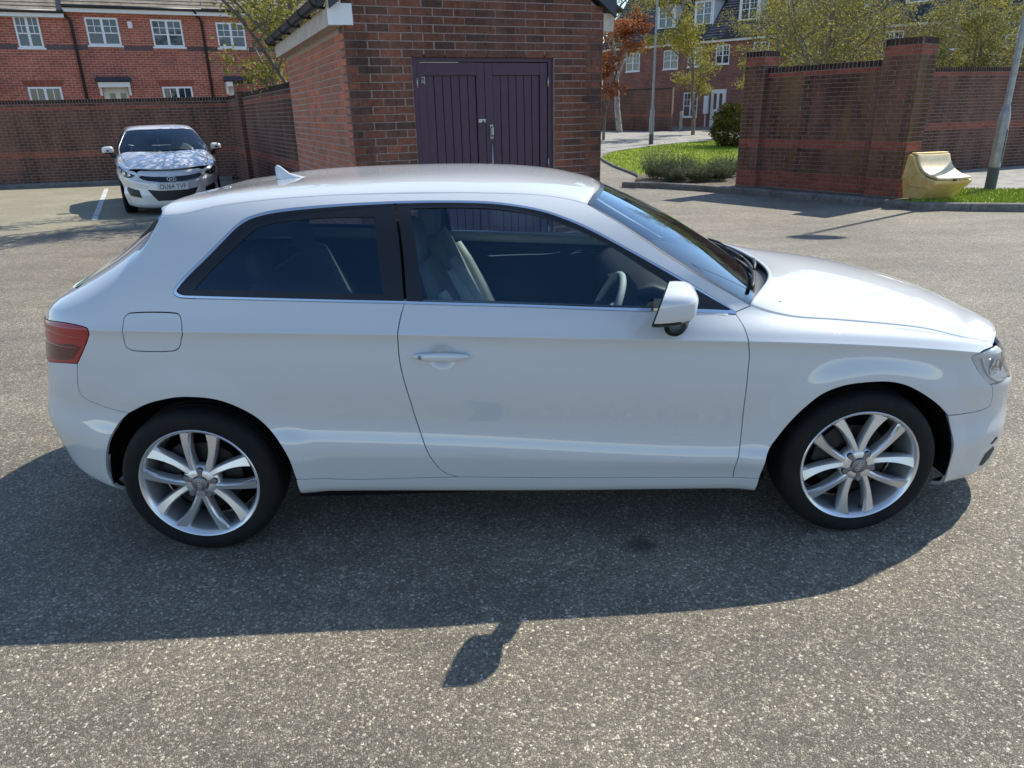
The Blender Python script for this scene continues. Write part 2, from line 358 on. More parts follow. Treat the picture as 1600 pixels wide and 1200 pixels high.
def lay_bricks(parent, O, d, L, z0, courses, mats, holes=(), top=None, budget=300, off0=0.0, proud=.005, base=(0,0,0)):
    """courses: string, bottom up: m mixed, r red, s soldier coping. O,d in world xy. Bricks face right of d."""
    O = np.array(O,float); d = np.array(d,float); d /= np.linalg.norm(d); n = np.array([d[1],-d[0]]); rz = math.atan2(d[1],d[0])
    items = []; z = z0
    for ci, ck in enumerate(courses):
        bw, ch = (.075,.112) if ck=='s' else (.225,.075)
        off = off0+(0 if ck=='s' else (ci%2)*.1125); s = -off
        while s < L:
            segs = [(max(s,0), min(s+bw,L))]
            for (h0,h1,hz0,hz1) in holes:
                if z+ch*.5 > hz0 and z+ch*.5 < hz1:
                    new = []
                    for a,b in segs:
                        if b <= h0 or a >= h1: new.append((a,b))
                        else:
                            if a < h0: new.append((a,h0))
                            if b > h1: new.append((h1,b))
                    segs = new
            for a,b in segs:
                if b-a > .03 and (top is None or z+ch < top((a+b)/2)): items.append(((a+b)/2, z+ch/2, b-a-.010, ch-.010, ck))
            s += bw
        z += ch
    def wp(it): return (*(O+d*it[0]+n*proud), it[1])
    vis = []
    for i,it in enumerate(items):
        q = px_of(wp(it))
        if q and -10<q[0]<1610 and -10<q[1]<345: vis.append((it[2]/q[2], i))
    vis.sort(reverse=True); single = {i for _,i in vis[:budget]}
    stuff = {}
    for i,it in enumerate(items):
        m = mats[it[4]]; p = wp(it); jit = random.uniform(-.0015,.0015)
        if i in single:
            key = (round(it[2],2), round(it[3],3), m.name)
            if key not in BMESH: BMESH[key] = brick_mesh(key[0], key[1], m)
            o = bpy.data.objects.new('brick', BMESH[key]); link(o, parent)
            o.location = (p[0]-base[0]+n[0]*jit, p[1]-base[1]+n[1]*jit, p[2]-base[2]); o.rotation_euler = (random.uniform(-.006,.006),0,rz+random.uniform(-.004,.004))
        else: stuff.setdefault(m.name, []).append((it,p))
    for mn, lst in stuff.items():
        mb = MB()
        for it,p in lst:
            w, h = it[2]/2, it[3]/2; c = .004
            def q(u,v,w_): return (p[0]+d[0]*u+n[0]*w_-base[0], p[1]+d[1]*u+n[1]*w_-base[1], p[2]+v-base[2])
            mb.add([q(-w,-h,-.02),q(w,-h,-.02),q(w,h,-.02),q(-w,h,-.02),q(-w+c,-h+c,0),q(w-c,-h+c,0),q(w-c,h-c,0),q(-w+c,h-c,0)],[(0,1,5,4),(1,2,6,5),(2,3,7,6),(3,0,4,7),(4,5,6,7)])
        mb.build('brickwork', MATS[mn], parent, kind='stuff')
def core(name, O, d, L, z0, z1, th, mat, parent=None, base=(0,0,0), end=.0):
    """mortar core: face on the line O..O+dL, thickness th behind it"""
    O = np.array(O,float); d = np.array(d,float); d /= np.linalg.norm(d); n = np.array([d[1],-d[0]])
    c = [O-d*end, O+d*(L+end), O+d*(L+end)-n*th, O-d*end-n*th]; V = [(p[0]-base[0],p[1]-base[1],z-base[2]) for z in (z0,z1) for p in c]
    return mk(name, V, [(3,2,1,0),(4,5,6,7),(0,1,5,4),(1,2,6,5),(2,3,7,6),(3,0,4,7)], mat, parent)
MT = lambda m: {'m':m,'r':M_BR_RED,'s':M_BR_TOP}
def garden_wall(label, O, d, L, z0, courses, th=.215, mat=None, mort=None, budget=300, piers=(), group=None, back=False):
    base = (O[0],O[1],z0); root = thing('brick_wall', label, 'wall', base, 0, group)
    H = sum(.112 if c=='s' else .075 for c in courses)
    core('wall', O, d, L, z0-.1, z0+H-.006, th, mort or M_MORTD, root, base); lay_bricks(root, O, d, L, z0, courses, MT(mat or M_BR_WALL), budget=budget, base=base)
    if back:
        d_ = np.array(d)/np.linalg.norm(d); n_ = np.array([d_[1],-d_[0]]); lay_bricks(root, np.array(O)+d_*L-n_*th, -d_, L, z0, courses, MT(mat or M_BR_WALL), budget=0, base=base)
    return root
def pier(root, O, d, w, z0, courses, mat, budget, base, dep=.45, mort=None):
    d = np.array(d,float)/np.linalg.norm(d); n = np.array([d[1],-d[0]]); H = sum(.112 if c=='s' else .075 for c in courses); O = np.array(O,float)
    p = core('pier', O, d, w, z0-.1, z0+H-.006, dep, mort or M_MORTD, root, base)
    for (o,dd,ln,b,k) in ((O,d,w,budget,0),(O+d*w,-n,dep,budget//2,.1125),(O-n*dep,n,dep,budget//2,.1125)):
        lay_bricks(p, o, dd, ln, z0, courses, MT(mat), budget=b, off0=k, base=base)
# ---------------------------------------------------------------- right-hand wall with two piers
A1 = np.array([4.78,11.98]); D1 = np.array([6.74,9.20])-A1; L1 = np.linalg.norm(D1); D1 /= L1; N1 = np.array([D1[1],-D1[0]])
CW = 'rrrr'+'m'*6+'rr'+'m'*15+'r'+'s'; CP = 'rrrr'+'m'*6+'rr'+'m'*18+'rr'+'s'
w1 = garden_wall('mossy brown brick wall between two taller piers, behind the kerb by the grit bin', A1+D1*.45-N1*.12, D1, L1-.45-.62, .12, CW, mat=M_BR_WALL, budget=300, back=True)
b1 = tuple(w1.location)
pier(w1, A1, D1, .45, .12, CP, M_BR_WALL, 60, b1, dep=.45); pier(w1, A1+D1*(L1-.62), D1, .62, .12, CP+'', M_BR_WALL, 160, b1, dep=.50)
# wall across the drive entrance
w2 = garden_wall('long shaded brick wall across the drive behind the leaning lamp post', (8.1,14.02), (math.cos(.32),math.sin(.32)), 11.2, .03, 'm'*5+'m'*8+'rr'+'m'*14+'r'+'s', mat=M_BR_WALLC, budget=260)
# ---------------------------------------------------------------- car-park boundary walls on the left
AL = np.array([-19.5,16.10]); CL_ = np.array([-7.62,18.15]); DL = CL_-AL; LL = np.linalg.norm(DL)
w3 = garden_wall('dark weathered brick wall with red bands behind the silver car', AL, DL, LL, .0, 'm'*10+'rr'+'m'*14+'r'+'ms', mat=M_BR_WALLC, budget=300)
SB = np.array([-3.08,8.75]); DS = SB-CL_; LS = np.linalg.norm(DS)
w4 = garden_wall('side brick wall with a tall pier running up to the brick store', CL_, DS, LS, .0, 'm'*10+'rr'+'m'*14+'r'+'ms', mat=M_BR_WALLC, budget=200)
pier(w4, CL_+DS/LS*2.6+np.array([DS[1],-DS[0]])/LS*.11, DS, .45, 0, 'm'*10+'rr'+'m'*18+'rr'+'s', M_BR_WALLC, 60, tuple(w4.location), dep=.44)
# ---------------------------------------------------------------- brick store (shed)
SO = np.array([-1.556,4.241]); aF = math.radians(22.6); DF = np.array([math.cos(aF),math.sin(aF)]); NF = np.array([DF[1],-DF[0]]); DBk = -NF
WF_, DP, EV = 2.85, 4.15, 2.47
shed = thing('brick_store', 'small brick store with purple double doors and a dark gutter', 'shed', (SO[0],SO[1],0)); sb = (SO[0],SO[1],0)
rise = math.tan(math.radians(35)); gab = lambda s: EV+.22+rise*min(s,WF_-s)
dx0, dx1, dzt = .655, 2.245, 2.205
def wpt(s, back, z, base=sb): p = SO+DF*s+DBk*back; return (p[0]-base[0],p[1]-base[1],z-base[2])
fc = MB()
def box_s(mb, s0,s1,b0,b1,z0,z1):
    V = [wpt(s,b,z) for z in (z0,z1) for (s,b) in ((s0,b0),(s1,b0),(s1,b1),(s0,b1))]; mb.add(V,[(3,2,1,0),(4,5,6,7),(0,1,5,4),(1,2,6,5),(2,3,7,6),(3,0,4,7)])
box_s(fc,0,dx0,0,.215,-.1,dzt); box_s(fc,dx1,WF_,0,.215,-.1,dzt)
for (b0,b1) in ((0,.215),):
    pr = [(0,dzt),(WF_,dzt),(WF_,EV+.16),(WF_/2,EV+.16+rise*WF_/2),(0,EV+.16)]
    V = [wpt(s,b0,z) for s,z in pr]+[wpt(s,b1,z) for s,z in pr]; fc.add(V,[(0,1,2,3,4),(9,8,7,6,5)]+[(i,5+i,5+(i+1)%5,(i+1)%5) for i in range(5)])
fw_ = fc.build('front_wall', M_MORT, shed)
nC = int((EV+2)/.075)
lay_bricks(fw_, SO, DF, WF_, .0, 'm'*nC, MT(M_BR_SHED), holes=[(dx0,dx1,0,dzt)], top=gab, budget=300, base=sb)
sw_ = core('side_wall', SO+DBk*DP, -DBk, DP, -.1, EV-.02, .215, M_MORT_LIT, shed, sb)
lay_bricks(sw_, SO+DBk*DP, -DBk, DP, 0, 'm'*int((EV-.06)/.075), MT(M_BR_SIDE), budget=300, off0=.1125, base=sb)
rw_ = core('side_wall', SO+DF*WF_, DBk, DP, -.1, EV-.02, .215, M_MORT, shed, sb); lay_bricks(rw_, SO+DF*WF_, DBk, DP, 0, 'm'*int((EV-.06)/.075), MT(M_BR_SHED), budget=0, off0=.1125, base=sb)
# doors
M_PURP = plain('purple_paint', (.058,.022,.054), rough=.42, grime=.25); M_STEEL = plain('galvanised', (.45,.46,.47), rough=.35, metal=.8, grime=.3); M_CHIP = plain('bare_wood',(.45,.40,.36),rough=.8)
fr_ = MB()
for q in ((dx0,dx0+.055,.03,.12,0,dzt),(dx1-.055,dx1,.03,.12,0,dzt),(dx0+.055,dx1-.055,.03,.12,dzt-.065,dzt)): box_s(fr_,*q)
fr_.build('door_frame', M_PURP, shed, bevel=.004)
def leaf(s0, s1, hinge_left):
    st, z1 = .125, dzt-.070
    m = MB()
    for q in ((s0,s0+st*.72 if hinge_left else s0+st*.7,.045,.09,.04,z1),(s1-st*.72,s1,.045,.09,.04,z1)): box_s(m,*q)
    a, b = s0+st*.72, s1-st*.72
    box_s(m,a,b,.045,.09,z1-.125,z1); box_s(m,a,b,.045,.09,.04,.24)
    d = m.build('door', M_PURP, shed, bevel=.004)
    nb = 6; w = (b-a)/nb
    for i in range(nb):
        p = MB(); box_s(p, a+i*w+.0035, a+(i+1)*w-.0035, .062, .085, .24, z1-.125); p.build('plank', M_PURP, d, bevel=.004)
    p = MB(); box_s(p,a,b,.080,.088,.24,z1-.125); p.build('plank_backing', M_LINERX, d)
    for z in (1.94,1.10,.35):
        hs = s0-.004 if hinge_left else s1+.004; p = MB(); p.tube([wpt(hs,.032,z-.05),wpt(hs,.032,z+.05)],.009,8); p.build('hinge', M_STEEL, d, smooth=True)
    if hinge_left:
        for (s,z,w_,h_) in ((s0+.045,1.99,.030,.007),(s0+.045,1.965,.026,.006),(s0+.045,1.945,.028,.010),(s0+.075,1.93,.008,.07),(s0+.05,dzt-.074,.05,.008)):
            p = MB(); box_s(p, s, s+w_, .0435, .046, z, z+h_); p.build('chipped_paint', M_CHIP, d)
    return d
M_LINERX = plain('dark_gap', (.008,.006,.01), rough=.9)
mid = (dx0+dx1)/2
dl = leaf(dx0+.058, mid-.003, True); dr_ = leaf(mid+.003, dx1-.058, False)
p = MB(); box_s(p, mid-.085, mid-.005, .035,.046, 1.545,1.582); p.build('lock_plate', M_STEEL, dl, bevel=.003)
p = MB(); p.tube([wpt(mid-.04,.034,1.565),wpt(mid-.03,.025,1.555),wpt(mid-.045,.025,1.54)],.006,6); p.build('latch', M_LINERX, dl, smooth=True)
p = MB(); box_s(p, mid+.045, mid+.080,.037,.046, 1.38,1.52); p.tube([wpt(mid+.062,.03,1.50),wpt(mid+.062,.008,1.49),wpt(mid+.062,.008,1.42),wpt(mid+.062,.03,1.40)],.010,8); p.build('pull_handle', M_STEEL, dr_, smooth=False)
p = MB(); p.tube([wpt(mid+.065,.040,.9),wpt(mid+.065,.040,1.32)],.007,6); p.build('drop_bolt', M_STEEL, dr_, smooth=True)
# roof: verge boards, soffit box, gutter, tiles
M_FASC = plain('cream_paint',(.62,.53,.44),rough=.6,grime=.35); M_GUT = plain('black_gutter',(.015,.016,.02),rough=.35); M_VERGE = plain('grey_verge',(.035,.045,.065),rough=.5,grime=.3); M_TILE = concrete('concrete_tile',(.05,.042,.038),(.11,.095,.085),20); M_WHITE = plain('white_upvc',(.78,.79,.80),rough=.35,grime=.1)
p = MB(); box_s(p,-.13,-.004,.0,DP+.1,EV-.02,EV+.155); p.build('soffit_box', M_FASC, shed)
p = MB(); box_s(p,-.135,.10,-.012,-.001,EV-.015,EV+.17); p.build('box_end', M_WHITE, shed)
p = MB(); G = []
for b in np.linspace(-.02,DP+.12,12):
    G.append([wpt(-.20+.062*math.cos(t), b, EV+.205+.062*math.sin(t)) for t in [math.radians(180+22.5*i) for i in range(9)]])
p.grid(np.array(G)); G2 = [[(*(np.array(q[:2])),q[2]) for q in r] for r in G]
p.tube([wpt(-.264,b,EV+.207) for b in np.linspace(-.02,DP+.12,12)],.006,6); p.add(G[0],[tuple(range(9))]); p.build('gutter', M_GUT, shed, smooth=True)
for b in np.linspace(.12,DP,6):
    p = MB(); p.tube([wpt(-.20+.068*math.cos(t), b, EV+.205+.068*math.sin(t)) for t in [math.radians(170+20*i) for i in range(11)]],.009,6); p.tube([wpt(-.2,b,EV+.14),wpt(-.13,b,EV+.14)],.012,6); p.build('gutter_bracket', M_GUT, shed, smooth=True)
for sgn in (0,1):
    sF = (lambda s: s) if sgn==0 else (lambda s: WF_-s)
    nrow = 16; ln = (WF_/2+.22)
    for r_ in range(nrow):
        a0_, a1_ = -.22+ln*r_/nrow, -.22+ln*(r_+1)/nrow+.03; z0_, z1_ = EV+.27+rise*a0_, EV+.27+rise*a1_
        ncol = 14; m = MB()
        for c_ in range(ncol):
            b0, b1 = -.06+(DP+.16)*c_/ncol+.002, -.06+(DP+.16)*(c_+1)/ncol-.002; o_ = random.uniform(0,.004)
            V = [wpt(sF(a),b,z) for z_off in (.05+o_,.075+o_) for (a,b,z) in ((a0_,b0,z0_+z_off),(a0_,b1,z0_+z_off),(a1_,b1,z1_+z_off-.022),(a1_,b0,z1_+z_off-.022))]
            m.add(V,[(0,1,2,3),(7,6,5,4),(0,4,5,1),(1,5,6,2),(2,6,7,3),(3,7,4,0)])
        m.build('tile_course', M_TILE, shed, kind='stuff')
    V = []; 
    for (a,zo) in ((-.12,.0),(WF_/2,.0),(WF_/2,.17),(-.12,.17)):
        V.append((a,EV+.20+rise*a+zo))
    m = MB(); vs = [wpt(sF(a),-.075,z) for a,z in V]+[wpt(sF(a),-.030,z) for a,z in V]; m.add(vs,[(0,1,2,3),(7,6,5,4)]+[(i,4+i,4+(i+1)%4,(i+1)%4) for i in range(4)]); m.build('verge', M_VERGE, shed)
p = MB(); box_s(p,WF_+.004,WF_+.13,.0,DP+.1,EV-.02,EV+.155); p.build('soffit_box', M_FASC, shed)
# ---------------------------------------------------------------- houses
def house_brick(name, sc=1.0):
    k = NT(name); tc = k.n('TexCoord').outputs['Object']; p = k.mapping(tc,(1,1,1),rot=(math.radians(90),0,0))
    b = k.n('TexBrick', {'offset':.5}, Vector=p, Color1=(.48,.135,.085,1), Color2=(.32,.10,.07,1), Mortar=(.56,.42,.35,1), Scale=1.0, Mortar_Size=.006, Bias=.1, Brick_Width=.225, Row_Height=.075)
    c = k.mix(1.0, b.outputs[0], k.ramp(k.noise(tc,1.2,5,.65),[(.3,(.72,.70,.70)),(.7,(1.15,1.12,1.1))]), 'MULTIPLY')
    c = k.mix(1.0, c, k.ramp(k.noise(tc,9,4,.7),[(.3,(.75,.75,.75)),(.7,(1.2,1.2,1.2))]), 'MULTIPLY')
    k.set(Base_Color=c, Roughness=.9, Specular_IOR_Level=.2); k.bump(b.outputs[1], .006, -.7); return k.m
M_HBR = house_brick('house_brick'); M_HBR2 = house_brick('far_house_brick')
for n_ in M_HBR2.node_tree.nodes:
    if n_.type == 'TEX_BRICK': n_.inputs['Color1'].default_value = (.30,.115,.085,1); n_.inputs['Color2'].default_value = (.20,.085,.07,1); n_.inputs['Mortar'].default_value = (.38,.29,.25,1)
M_PANE = plain('house_pane',(.02,.035,.055),rough=.03,spec=.9); M_PIPE = plain('black_pipe',(.012,.012,.015),rough=.4); M_BLUEB = brick_mat('blue_brick_band',[(0,(.09,.07,.075)),(1,(.14,.11,.11))]); M_SLATE = concrete('slate',(.045,.048,.06),(.09,.095,.11),14); M_TANR = concrete('tan_tile',(.17,.14,.11),(.30,.26,.21),12); M_DOORW = plain('white_door',(.72,.72,.70),rough=.4)
def bx(mb, x0,x1,y0,y1,z0,z1): mb.box((x0,y0,z0),(x1,y1,z1)); return mb
def window(h, x, z0, w, ht, small_top=.55, sill=True):
    """two casements with glazing bars; facade face at y=0, outward -y"""
    f = .055; m = MB(); bx(m,x,x+w,-.012,.05,z0,z0+f); bx(m,x,x+w,-.012,.05,z0+ht-f,z0+ht); bx(m,x,x+f,-.012,.05,z0+f,z0+ht-f); bx(m,x+w-f,x+w,-.012,.05,z0+f,z0+ht-f); bx(m,x+w/2-.04,x+w/2+.04,-.014,.05,z0+f,z0+ht-f)
    wo = m.build('window', M_WHITE, h)
    for k in range(2):
        a = x+f if k==0 else x+w/2+.04; b = x+w/2-.04 if k==0 else x+w-f; zt = z0+f+(ht-2*f)*(1-small_top)
        g = MB(); g.box((a-.005,.018,z0+f-.005),(b+.005,.028,z0+ht-f+.005)); g.build('pane', M_PANE, wo)
        t = .022; g = MB(); bx(g,a,b,-.006,.018,zt-t,zt+t*.6); bx(g,(a+b)/2-t/2,(a+b)/2+t/2,-.004,.018,zt+t*.6,z0+ht-f); zm = (zt+z0+ht-f)/2; bx(g,a,(a+b)/2-t/2,-.004,.018,zm-t/2,zm+t/2); bx(g,(a+b)/2+t/2,b,-.004,.018,zm-t/2,zm+t/2); g.build('glazing_bars', M_WHITE, wo)
    if sill: g = MB(); bx(g,x-.05,x+w+.05,-.05,.0,z0-.055,z0-.002); g.build('sill', M_WHITE, wo)
    return wo
def facade(h, x0, x1, z1, openings, mat, depth=6.0, zb=-.1):
    """front wall with recessed openings, as one mesh of rectangles around the holes, plus the other walls"""
    xs = sorted({x0,x1}|{o[0] for o in openings}|{o[1] for o in openings}); zs = sorted({zb,z1}|{o[2] for o in openings}|{o[3] for o in openings})
    m = MB()
    for i in range(len(xs)-1):
        for j in range(len(zs)-1):
            cx, cz = (xs[i]+xs[i+1])/2, (zs[j]+zs[j+1])/2
            if any(o[0]<cx<o[1] and o[2]<cz<o[3] for o in openings): continue
            m.add([(xs[i],0,zs[j]),(xs[i+1],0,zs[j]),(xs[i+1],0,zs[j+1]),(xs[i],0,zs[j+1])],[(0,1,2,3)])
    for o in openings:
        a,b,c,d = o; m.add([(a,0,c),(b,0,c),(b,0,d),(a,0,d),(a,.1,c),(b,.1,c),(b,.1,d),(a,.1,d)],[(0,4,5,1),(1,5,6,2),(2,6,7,3),(3,7,4,0)])
    m.add([(x0,0,zb),(x1,0,zb),(x1,depth,zb),(x0,depth,zb),(x0,0,z1),(x1,0,z1),(x1,depth,z1),(x0,depth,z1)],[(1,2,6,5),(2,3,7,6),(3,0,4,7)])
    m.add([(x0,.11,zb),(x1,.11,zb),(x1,.11,z1),(x0,.11,z1)],[(0,1,2,3)])
    return m.build('wall', mat, h)
def pitched(h, x0, x1, ze, depth, pitch, mat, over=.3, rows=24, name='roof'):
    m = MB(); rn = math.tan(math.radians(pitch)); half = depth/2+over
    for sgn in (0,1):
        for r in range(rows):
            a0, a1 = half*r/rows, half*(r+1)/rows+.05; y0 = -over+a0 if sgn==0 else depth+over-a0; y1 = -over+a1 if sgn==0 else depth+over-a1
            z0, z1 = ze+rn*a0+.05, ze+rn*a1+.03; m.add([(x0,y0,z0),(x1,y0,z0),(x1,y1,z1-.02),(x0,y1,z1-.02),(x0,y0,z0-.03),(x1,y0,z0-.03)],[(0,1,2,3),(4,5,1,0)])
    m.add([(x0+.02,0,ze),(x0+.02,depth,ze),(x0+.02,depth/2,ze+rn*depth/2)],[(0,1,2)]); m.add([(x1-.02,0,ze),(x1-.02,depth/2,ze+rn*depth/2),(x1-.02,depth,ze)],[(0,1,2)])
    return m.build(name, mat, h)
def eaves(h, x0, x1, ze):
    m = MB(); bx(m,x0,x1,-.22,.0,ze-.17,ze+.0); m.build('fascia', M_WHITE, h)
    m = MB(); m.tube([(x0,-.28,ze+.0),(x1,-.28,ze+.0)],.055,8); m.build('gutter', M_PIPE, h, smooth=True)
def pipe(h, x, z0, z1, kick=True):
    m = MB(); pts = [(x,-.06,z0),(x,-.06,z1-.3)]+([(x-.14,-.14,z1-.12),(x-.20,-.26,z1)] if kick else [(x,-.26,z1)]); m.tube(pts,.045,8); m.build('downpipe', M_PIPE, h, smooth=True)
def canopy_door(h, x, w, ztop):
    dz = ztop; m = MB(); bx(m,x-.12,x+w+.12,-.55,-.001,dz+.06,dz+.10); m.add([(x-.2,-.62,dz+.10),(x+w+.2,-.62,dz+.10),(x+w+.12,-.001,dz+.26),(x-.12,-.001,dz+.26),(x-.12,-.001,dz+.10),(x+w+.12,-.001,dz+.10)],[(0,1,2,3),(0,3,4),(1,5,2)]); c = m.build('canopy', M_SLATE, h)
    m = MB(); bx(m,x-.10,x+w+.10,-.53,-.5,dz-.10,dz+.06); bx(m,x-.10,x-.06,-.5,-.001,dz-.06,dz+.06); bx(m,x+w+.06,x+w+.10,-.5,-.001,dz-.06,dz+.06); bx(m,x-.10,x-.02,-.22,-.001,dz-.36,dz-.06); bx(m,x+w+.02,x+w+.10,-.22,-.001,dz-.36,dz-.06); m.build('canopy_board', M_DOORW, c)
    m = MB(); bx(m,x,x+w,.02,.08,0,dz-.08); d = m.build('door', M_DOORW, h)
    for k in (0,1): g = MB(); bx(g,x+.18+k*.34,x+.36+k*.34,.012,.03,dz-.62,dz-.28); g.build('pane', M_PANE, d)
def arch(h, x, w, z):
    """flat soldier arch over a ground-floor window"""
    n = int((w+.3)/.075)
    for i in range(n):
        t = (i+.5)/n-.5; m = MB(); cx = x+w/2+t*(w+.10); lean = t*.22; a = .031
        m.add([(cx-a,-.008,z),(cx+a,-.008,z),(cx+a+lean,-.008,z+.215),(cx-a+lean,-.008,z+.215),(cx-a,.02,z),(cx+a,.02,z),(cx+a+lean,.02,z+.215),(cx-a+lean,.02,z+.215)],[(0,1,2,3),(0,4,5,1),(1,5,6,2),(2,6,7,3),(3,7,4,0)]); m.build('arch_brick', M_BR_RED, h)
HQ = (-14.6535,23.6236,0); HA = math.radians(25)
def terrace(label, x0, x1, ze, wins, gwins, door, pipes, rmat, boxes=()):
    h = thing('terraced_house', label, 'house', HQ, HA, 'brick terrace behind the car park wall')
    ops = [(x,x+w,z,z+t) for x,z,w,t in wins+gwins]+([(door[0],door[0]+door[1],-.1,door[2]-.06)] if door else [])
    facade(h, x0, x1, ze, ops, M_HBR)
    for w in wins: window(h,*w)
    for w in gwins: window(h,*w,small_top=1.0,sill=True); arch(h,w[0],w[2],w[1]+w[3]+.01)
    if door: canopy_door(h, *door)
    m = MB()
    segs = [x0]+sum([[w[0]-.05,w[0]+w[2]+.05] for w in sorted(wins)],[])+[x1]
    for a,b in zip(segs[::2],segs[1::2]):
        if b-a>.05: m = MB(); bx(m,a,b,-.012,.0,3.93,4.075); m.build('string_course', M_BLUEB, h)
    eaves(h, x0, x1, ze); pitched(h, x0, x1, ze, 7.0, 38, rmat)
    for x,z1 in pipes: pipe(h, x, .1, z1)
    for x,z in boxes: g = MB(); bx(g,x,x+.15,-.10,-.001,z,z+.22); g.build('alarm_box', M_DOORW, h, bevel=.02)
    return h
terrace('brick terraced house with lower eaves and a narrow upstairs window, left of the black downpipe', -6.5, .10, 5.06, [(-1.39,3.98,.72,.95),(-5.2,3.98,1.0,.9)], [(-1.44,1.75,.98,1.02),(-5.2,1.75,.98,1.02)], (-3.3,.85,2.85), [], M_TANR, [(-2.1,4.62)])
terrace('brick terraced house with a white front door under a slate canopy between two downpipes', .10, 4.40, 5.24, [(.67,4.08,1.0,.86),(2.69,4.06,1.0,.87)], [(2.69,1.75,1.0,1.0)], (.80,.78,2.83), [(.26,5.12),(4.37,5.2)], M_TANR, [(1.96,4.62)])
terrace('brick terraced house half hidden by the store, beyond the second downpipe', 4.40, 12.5, 5.24, [(4.83,4.05,.98,.84),(7.4,4.05,1.0,.86),(9.6,4.05,1.0,.86)], [(8.6,1.75,1.0,1.0)], (4.95,.8,2.83), [], M_TANR, [(6.23,4.56)])
# distant house behind the trees, right
hd = thing('brick_house', 'distant brick house with roof dormers and a white door behind the bare trees', 'house', (11.817,42.62,.50), math.radians(-43))
gw = [(-.98,.58,.95,1.38)]; uw = [(7.6,3.42,.9,1.0),(10.0,3.42,.9,1.0),(12.4,3.42,.9,1.0),(14.8,3.42,.9,1.0),(-2.5,3.32,1.0,1.05),(-.85,3.36,.95,1.05),(.95,3.42,.85,1.0),(3.2,3.42,.9,1.0),(5.4,3.42,.9,1.0),(-5.2,3.32,1.0,1.05)]
facade(hd,-7,18,4.75,[(x,x+w,z,z+t) for x,z,w,t in gw+uw]+[(.82,1.78,-.1,2.08)],M_HBR2,depth=7)
for w in gw+uw: window(hd,*w)
m = MB(); bx(m,.82,1.78,.02,.08,0,2.08); dd_ = m.build('door', M_DOORW, hd)
for k in (0,1): g = MB(); bx(g,1.0+k*.36,1.18+k*.36,.01,.03,1.0,1.85); g.build('pane', M_PANE, dd_)
eaves(hd,-7,18,4.75); pitched(hd,-7,18,4.75,7.0,45,M_SLATE)
m = MB(); bx(m,.45,.72,-.16,-.001,.75,1.75); bx(m,.55,.60,-.10,-.05,0,.75); m.build('meter_cupboard', M_WHITE, hd)
for x in (-3.4,-.9,1.9,4.6,7.6,10.6,13.8):
    m = MB(); bx(m,x,x+1.25,.55,2.6,5.55,6.95); dm = m.build('dormer', M_DOORW, hd); window(hd,x+.12,5.65,1.0,1.2,sill=False).location = (0,.53,0)
    m = MB(); bx(m,x-.2,x+1.45,.30,2.8,6.95,7.05); m.build('dormer_roof', M_SLATE, dm)
# roof of a house at the far right edge
hr = thing('tiled_roof_house', 'house showing only its tan tiled roof above the drooping tree', 'house', (24.2,33.4,0), math.radians(-50))
facade(hr,0,11,5.0,[(1.5,2.7,3.4,4.6),(1.5,2.7,.9,2.2)],M_HBR,depth=7); window(hr,1.5,3.4,1.2,1.2); window(hr,1.5,.9,1.2,1.3); eaves(hr,-.2,11,5.05); pitched(hr,-.3,11.2,5.05,7,36,M_TANR)
# shaded wall with an end pier, far side of the lawn
w5 = garden_wall('distant dark brick wall in shade beside the white-barked tree', (4.2,41.2), (np.array([9.2,37.9])-np.array([4.2,41.2])), 5.99, .44, 'm'*10+'rr'+'m'*16+'s', mat=M_BR_WALLC, budget=0, th=.22)
m = MB(); m.lathe([(0,1.0),(.07,1.0),(.085,.96),(.085,0)],12); bo = m.build('bollard', M_PAVE, None, smooth=True); bo.location = (9.62,37.45,gz(9.6,37.4)); tag(bo,'short pale concrete bollard at the end of the shaded far wall','bollard')
# ---------------------------------------------------------------- kerbs, lawn, drive, bays
K1 = [(2.60,13.15),(3.02,13.0),(3.81,12.31),(4.43,11.54),(5.24,10.44),(5.95,9.50),(6.31,8.78),(6.62,8.42),(6.98,8.25),(8.04,7.95),(10,7.45),(16,6.2)]
kerb('kerb', K1, M_KERB, h=.125, w=.125, side=1)
inn = offset_line(K1, .124)
bank = [tuple(p) for p in inn]+[(16,9.5),(9.6,11.0),(8.4,11.6),(8.3,13.5),(6.2,13.9),(3.3,15.0),(2.9,13.9)]
def raised(name, poly, mat, h, sub=.35):
    P = polyline_closed(np.array(poly,float), .3); V2, F = mesh2d([P], sub); return mk(name, [(x,y,gz(x,y)+h) for x,y in V2], F, mat, kind='structure')
raised('planting_bed', [tuple(p) for p in inn[1:7]]+[(6.72,8.75),(7.3,9.9),(6.1,11.2),(5.6,13.0),(7.4,14.2),(5.4,14.5),(3.35,14.9),(2.95,13.6)], M_SOIL, .10)
raised('verge', [tuple(p) for p in inn[6:]]+[(16,8.4),(9.5,9.95),(7.9,10.5),(7.3,9.9),(6.72,8.75)], M_TURF, .112)
LAWN = [(3.33,14.95),(3.38,15.6),(3.18,17.85),(3.15,20.5),(3.45,21.95),(4.0,23.2),(5.55,25.3),(7.1,26.7),(9,28.1),(13,29.5),(14,20),(8.6,14.3),(7.4,14.25),(5.4,14.55)]
raised('lawn', LAWN, M_TURF, .06, .5)
kerb('lawn_edging', [(2.95,13.7),(3.27,14.6),(3.32,15.6),(3.12,17.85),(3.08,20.5),(3.38,22),(3.95,23.3),(5.5,25.4),(7.05,26.8),(9,28.2)], M_KERB, h=.065, w=.05, side=-1, seg=.9)
